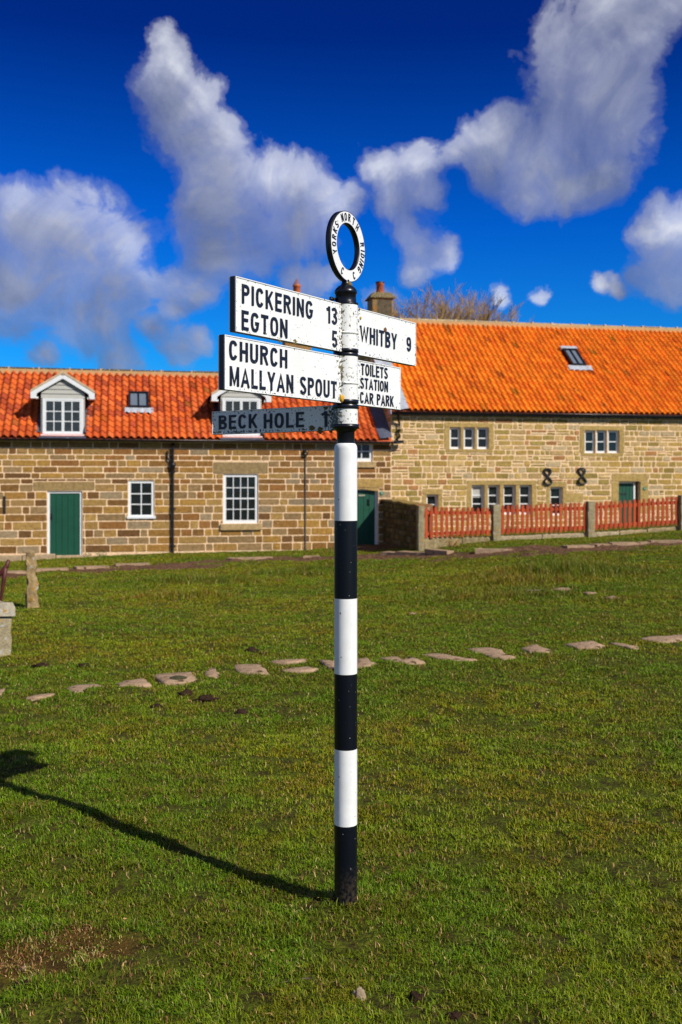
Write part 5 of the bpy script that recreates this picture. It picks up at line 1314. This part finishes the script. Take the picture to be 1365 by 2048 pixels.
ring_text([('Y',250),('O',264),('R',278),('K',292),('S',306)])
ring_text([('N',334),('O',348),('R',3),('T',20),('H',38)])
ring_text([('R',75),('I',87),('D',97),('I',107),('N',117),('G',131)])
ring_text([('C',206),('C',158)], True)
blob(sp, 'lichen_patch', m_olive, .012, -.006, pz_(570), .012, 1.0, 21)

# ================================================================== left foreground: stone post, trough wall, iron bracket
x, y, z = ground(65, 1216); hgt = CAMZ-(1104-HOR)/F*y - z
mb = rough_block('', .165, .17, hgt, 8, m_rock, (.34,.235,.11), 8, 8, 26, .034, .30, .55, (-.02,0))
o = mb.build('standing_stone', m_rock, None, (x, y, z)); o.rotation_euler = (0,0,R(20)); tag(o, 'weathered lichen-stained upright stone post standing alone in the grass', 'stone post')
x, y, z = ground(2, 1300)
st = empty('stone_trough', (-3.89, 9.88, float(height(-3.5, 9.7))), R(-42), 'thick weathered stone slab on a stone base, cut by the left edge of the photo', 'stone trough')
mb = rough_block('', 1.52, .68, .42, 31, m_rock, (.34,.28,.17), 20, 8, 8, .02, -.03, .06); mb.build('base', m_rock, st)
mb = rough_block('', 1.62, .74, .0, 33, m_rock, (.38,.33,.24), 24, 10, 3, .014, 0, .08); q = mb.build('cap_slab', m_rock, st, (0,0,.49))
# curved rusty arm standing behind the slab
x, y, z = ground(-6, 1240)
mb = MB(); pts = []; zt_ = CAMZ-(1120-HOR)/F*y
def at(px, py): return ((px-CXP)/F*y - x, 0, CAMZ-(py-HOR)/F*y - z)
ctl = [at(18,1120), at(13,1134), at(2,1146), at(-16,1156), at(-40,1160)]
mb.tube(ctl, [.020,.028,.034,.036,.036], 10)
mb.tube([at(12,1132), at(8,1160), at(3,1195), at(-4,1245)], [.030,.026,.018,.016], 10)
o = mb.build('iron_bracket', m_rust, None, (x, y, z)); tag(o, 'curved rusty red-brown iron arm rising behind the stone slab at the left edge', 'iron arm')

# ================================================================== lumps, stones, twigs, leaves
def lump(px, py, wpx, hpx, name, mat, label, cat, seed, group=None, flat=.6, col=(1,1,1), rough=.35):
    x, y, z = ground(px, py); r_ = wpx/2/F*y; hh = hpx/F*y*.8; mb = MB(); n, m_ = 20, 10
    for i in range(m_+1):
        ph = -math.pi/2*.3 + (math.pi/2*1.3)*i/m_
        for k in range(n):
            th_ = 2*math.pi*k/n; d = Vector((math.cos(th_)*math.cos(ph), math.sin(th_)*math.cos(ph), math.sin(ph)))
            s = 1 + rough*mnoise.noise(d*1.6+Vector((seed,0,0))) + rough*.6*mnoise.noise(d*4.5+Vector((0,seed,0))) + rough*.4*mnoise.noise(d*11+Vector((0,0,seed)))
            mb.vs([(d.x*r_*s, d.y*r_*s*.75, d.z*hh*s)], col)
    for i in range(m_):
        for k in range(n): mb.f.append((i*n+k, i*n+(k+1)%n, (i+1)*n+(k+1)%n, (i+1)*n+k)); mb.sm.append(True)
    o = mb.build(name, mat, None, (x, y, z)); return tag(o, label, cat, group)
G1 = 'dark clods scattered on the turf'
lump(505,1306,34,13,'mud_clod',m_dung,'dark brown clod behind the square slab, larger half of a pair','clod',1,G1)
lump(528,1309,22,7,'mud_clod',m_dung,'small flat clod touching the right side of the larger one behind the square slab','clod',2,G1)
lump(370,1392,34,13,'mud_clod',m_dung,'darkest ragged clod in front of the slab with a hole','clod',3,G1,rough=.7)
lump(412,1401,40,9,'mud_clod',m_dung,'mossy crumbly clod just right of the darkest ragged one','clod',4,G1,rough=.8)
lump(483,1426,24,9,'mud_clod',m_dung,'low brown clod in front of the square slab','clod',5,G1)
lump(313,1414,26,7,'mud_clod',m_dung,'flat reddish clod left of the mossy crumbly one','clod',6,G1)
lump(85,1333,32,7,'mud_clod',m_dung,'ragged clod on the grass behind the leftmost whole slab','clod',7,G1,rough=.7)
lump(168,1333,30,6,'mud_clod',m_dung,'thin clod behind the long rounded slab','clod',8,G1,rough=.7)
lump(835,2000,34,18,'mud_clod',m_dung,'black lump at the bottom edge, right of the pale pebble','clod',9,G1,rough=.7)
lump(908,2036,26,16,'mud_clod',m_dung,'brown lump at the very bottom edge of the photo, furthest right','clod',10,G1,rough=.7)
lump(52,1968,12,10,'mud_clod',m_dung,'small black pellet on the rusty moss patch, right of its twin','clod',11,G1)
lump(34,1973,13,10,'mud_clod',m_dung,'small black pellet on the rusty moss patch, left of its twin','clod',12,G1)
lump(720,2000,27,30,'pebble',m_rock,'pale grey-brown pebble in the foreground turf below the signpost','stone',13,col=(.36,.27,.17),rough=.28)
lump(826,1229,20,5,'pebble',m_flag,'pinkish stone on the far turf right of the signpost','stone',14)
lump(48,1940,22,9,'pebble',m_flag,'pale flat pebble on the rusty moss patch','stone',15)
lump(961,1100,11,6,'pebble',m_flag,'pale yellow stone on the muddy strip below the picket fence','stone',16)
def stick(pts, r_, label):
    P = [ground(*p) for p in pts]; x, y, z = P[0]; mb = MB()
    mb.tube([(a-x, b_-y, c-z+r_*2.0) for a,b_,c in P], [r_*(1-.4*i/(len(P)-1)) for i in range(len(P))], 6); tag(mb.build('twig', m_stick, None, (x,y,z)), label, 'twig', 'dead twigs lying on the grass')
m_stick = M('dead_twig', (.13,.09,.055), .8, .3, 30, 0)
stick([(627,1962),(610,1962),(585,1966),(560,1972),(532,1981)], .0035, 'long thin grey twig lying in the foreground left of the pale pebble')
stick([(781,1952),(780,1975),(781,1998)], .0014, 'straight straw-coloured stalk standing out right of the pale pebble')
stick([(1050,1185),(1080,1184)], .014, 'pale stick on the far turf in front of the three small slabs')
lf = None
for (px, py) in ((575,1574),(1013,1833),(637,1808),(745,1622),(723,1655),(502,1922),(545,1915),(1042,1489),(1255,1370),(512,1178),(597,1211),(795,1205),(840,1205),(1069,1194),(1094,1203),(1336,1235),(418,1206),(890,1930),(760,1830),(960,1700),(1180,1800),(250,1850)):
    x, y, z = ground(px, py)
    if lf is None:
        mb = MB(); mb.vs([(-.5,0,.0),(-.2,.28,.12),(.3,.2,.05),(.55,0,.15),(.25,-.22,.1),(-.2,-.25,.02)]); mb.f.append((0,1,2,3,4,5)); mb.sm.append(False); lf = mb.build('dead_leaf', m_straw); o = lf
    else: o = lf.copy(); COL.objects.link(o)
    s = .014*(y/3.5)**.6*random.uniform(.7,1.2); o.scale = (s,s,s); o.location = (x,y,z+.022); o.rotation_euler = (random.uniform(-.4,.4),random.uniform(-.4,.4),random.uniform(0,6))
    tag(o, 'small tan dead leaf lying on the green turf', 'leaf', 'tan leaf scraps on the turf')

# weeds at the foot of the wall, bramble under the fence
def weed(px, py, hpx, wpx, n, label, twiggy=False):
    x, y, z = ground(px, py); sc = y/F; mb = MB()
    for k in range(n):
        a = random.uniform(0,6.28); rr = random.random()**.5*wpx/2*sc; h_ = random.uniform(.3,1)*hpx*sc
        bx, by = math.cos(a)*rr*.3, math.sin(a)*rr*.3; tx, ty = math.cos(a)*rr, math.sin(a)*rr
        if twiggy: mb.tube([(bx,by,0),((bx+tx)/2,(by+ty)/2,h_*.9),(tx,ty,h_*random.uniform(.4,1))], .006, 4)
        else:
            w = .02; aa = random.uniform(0,6.28); dx, dy = math.cos(aa)*w, math.sin(aa)*w
            mb.poly([(tx-dx,ty-dy,h_),(tx+dy*.8,ty-dx*.8,h_+.012),(tx+dx,ty+dy,h_+.02),(tx-dy*.8,ty+dx*.8,h_+.01)])
    return tag(mb.build('bramble' if twiggy else 'weed', m_bark if twiggy else m_leaf, None, (x,y,z)), label, 'plant')
weed(203,1118,16,26,110,'bushy green weed at the wall foot right of the green door')
weed(175,1118,11,16,50,'small weed beside the doorstep of the left green door')
weed(905,1094,20,44,40,'bare twiggy bramble sprawling beneath the first picket panel',True)

# ================================================================== bare trees behind the roof
def bare_tree(px, depth, top_py, wpx, seed, label):
    rnd = random.Random(seed); x, y = W3(px, depth); z0 = -.3; H_ = CAMZ-(top_py-HOR)/F*depth - z0; W_ = wpx/2/F*depth
    root = empty('bare_tree', (x,y,z0), 0, label, 'tree', 'bare trees behind the orange roof'); tk = MB(); cr_ = MB()
    tk.tube([(0,0,0),(.05,0,H_*.25),(0,.05,H_*.42)], [.26,.2,.15], 8)
    def grow(p, d, L, r_, lev):
        q = p + d*L*.5 + Vector((rnd.gauss(0,.04),rnd.gauss(0,.04),0))*L; e = q + (d+Vector((rnd.gauss(0,.12),rnd.gauss(0,.12),.10))).normalized()*L*.5
        (tk if lev == 0 else cr_).tube([p,q,e], [r_, r_*.8, r_*.6], 5 if lev < 2 else 3, cap=False)
        if lev >= 5: return
        nb = 4 if lev < 2 else 3
        for k in range(nb):
            s = rnd.uniform(.35,1); st_ = p.lerp(e, s) if k else e
            a = rnd.uniform(0,6.28); sp_ = rnd.uniform(.25,.75); nd_ = (d + Vector((math.cos(a)*sp_, math.sin(a)*sp_, rnd.uniform(-.05,.25)))).normalized()
            if st_.z < H_: grow(st_, nd_, L*rnd.uniform(.55,.78), max(r_*.56, .0088), lev+1)
    for k in range(8):
        a = k*.8+rnd.uniform(0,.4); o_ = rnd.uniform(.15,.42); d = Vector((math.cos(a)*o_*W_/1.6, math.sin(a)*o_*.8, 1)).normalized(); grow(Vector((0,0,H_*.40)), d, H_*.24, .12, 0)
    # fit the crown to its height
    for m__ in (tk, cr_):
        pass
    zm = max(v[2] for v in cr_.v); 
    f_ = (H_-H_*.4)/(zm-H_*.4)
    for m__ in (tk, cr_): m__.v = [(v[0], v[1], v[2] if v[2] < H_*.4 else H_*.4+(v[2]-H_*.4)*f_) for v in m__.v]
    tk.build('trunk', m_bark, root); cr_.build('crown', m_bark, root)
bare_tree(846, 44, 572, 110, 3, 'taller bare tree just right of the stone chimney, seen over the roof')
bare_tree(935, 46, 580, 120, 8, 'thinner bare tree further right along the orange roof ridge')

# tidy flipped faces on everything closed
for o in list(S.objects):
    if o.type == 'MESH' and o.name.split('.')[0] in ('gable_wall','cheek','verge','bargeboard','picket','rail','chimney_cap','pole','neck','collar','band','cap','ring_finial','arm','mud_clod','pebble','standing_stone','base','cap_slab','stone_post','garden_wall','kerb_block','lichen_patch','gutter','iron_bracket','path'): recalc(o)
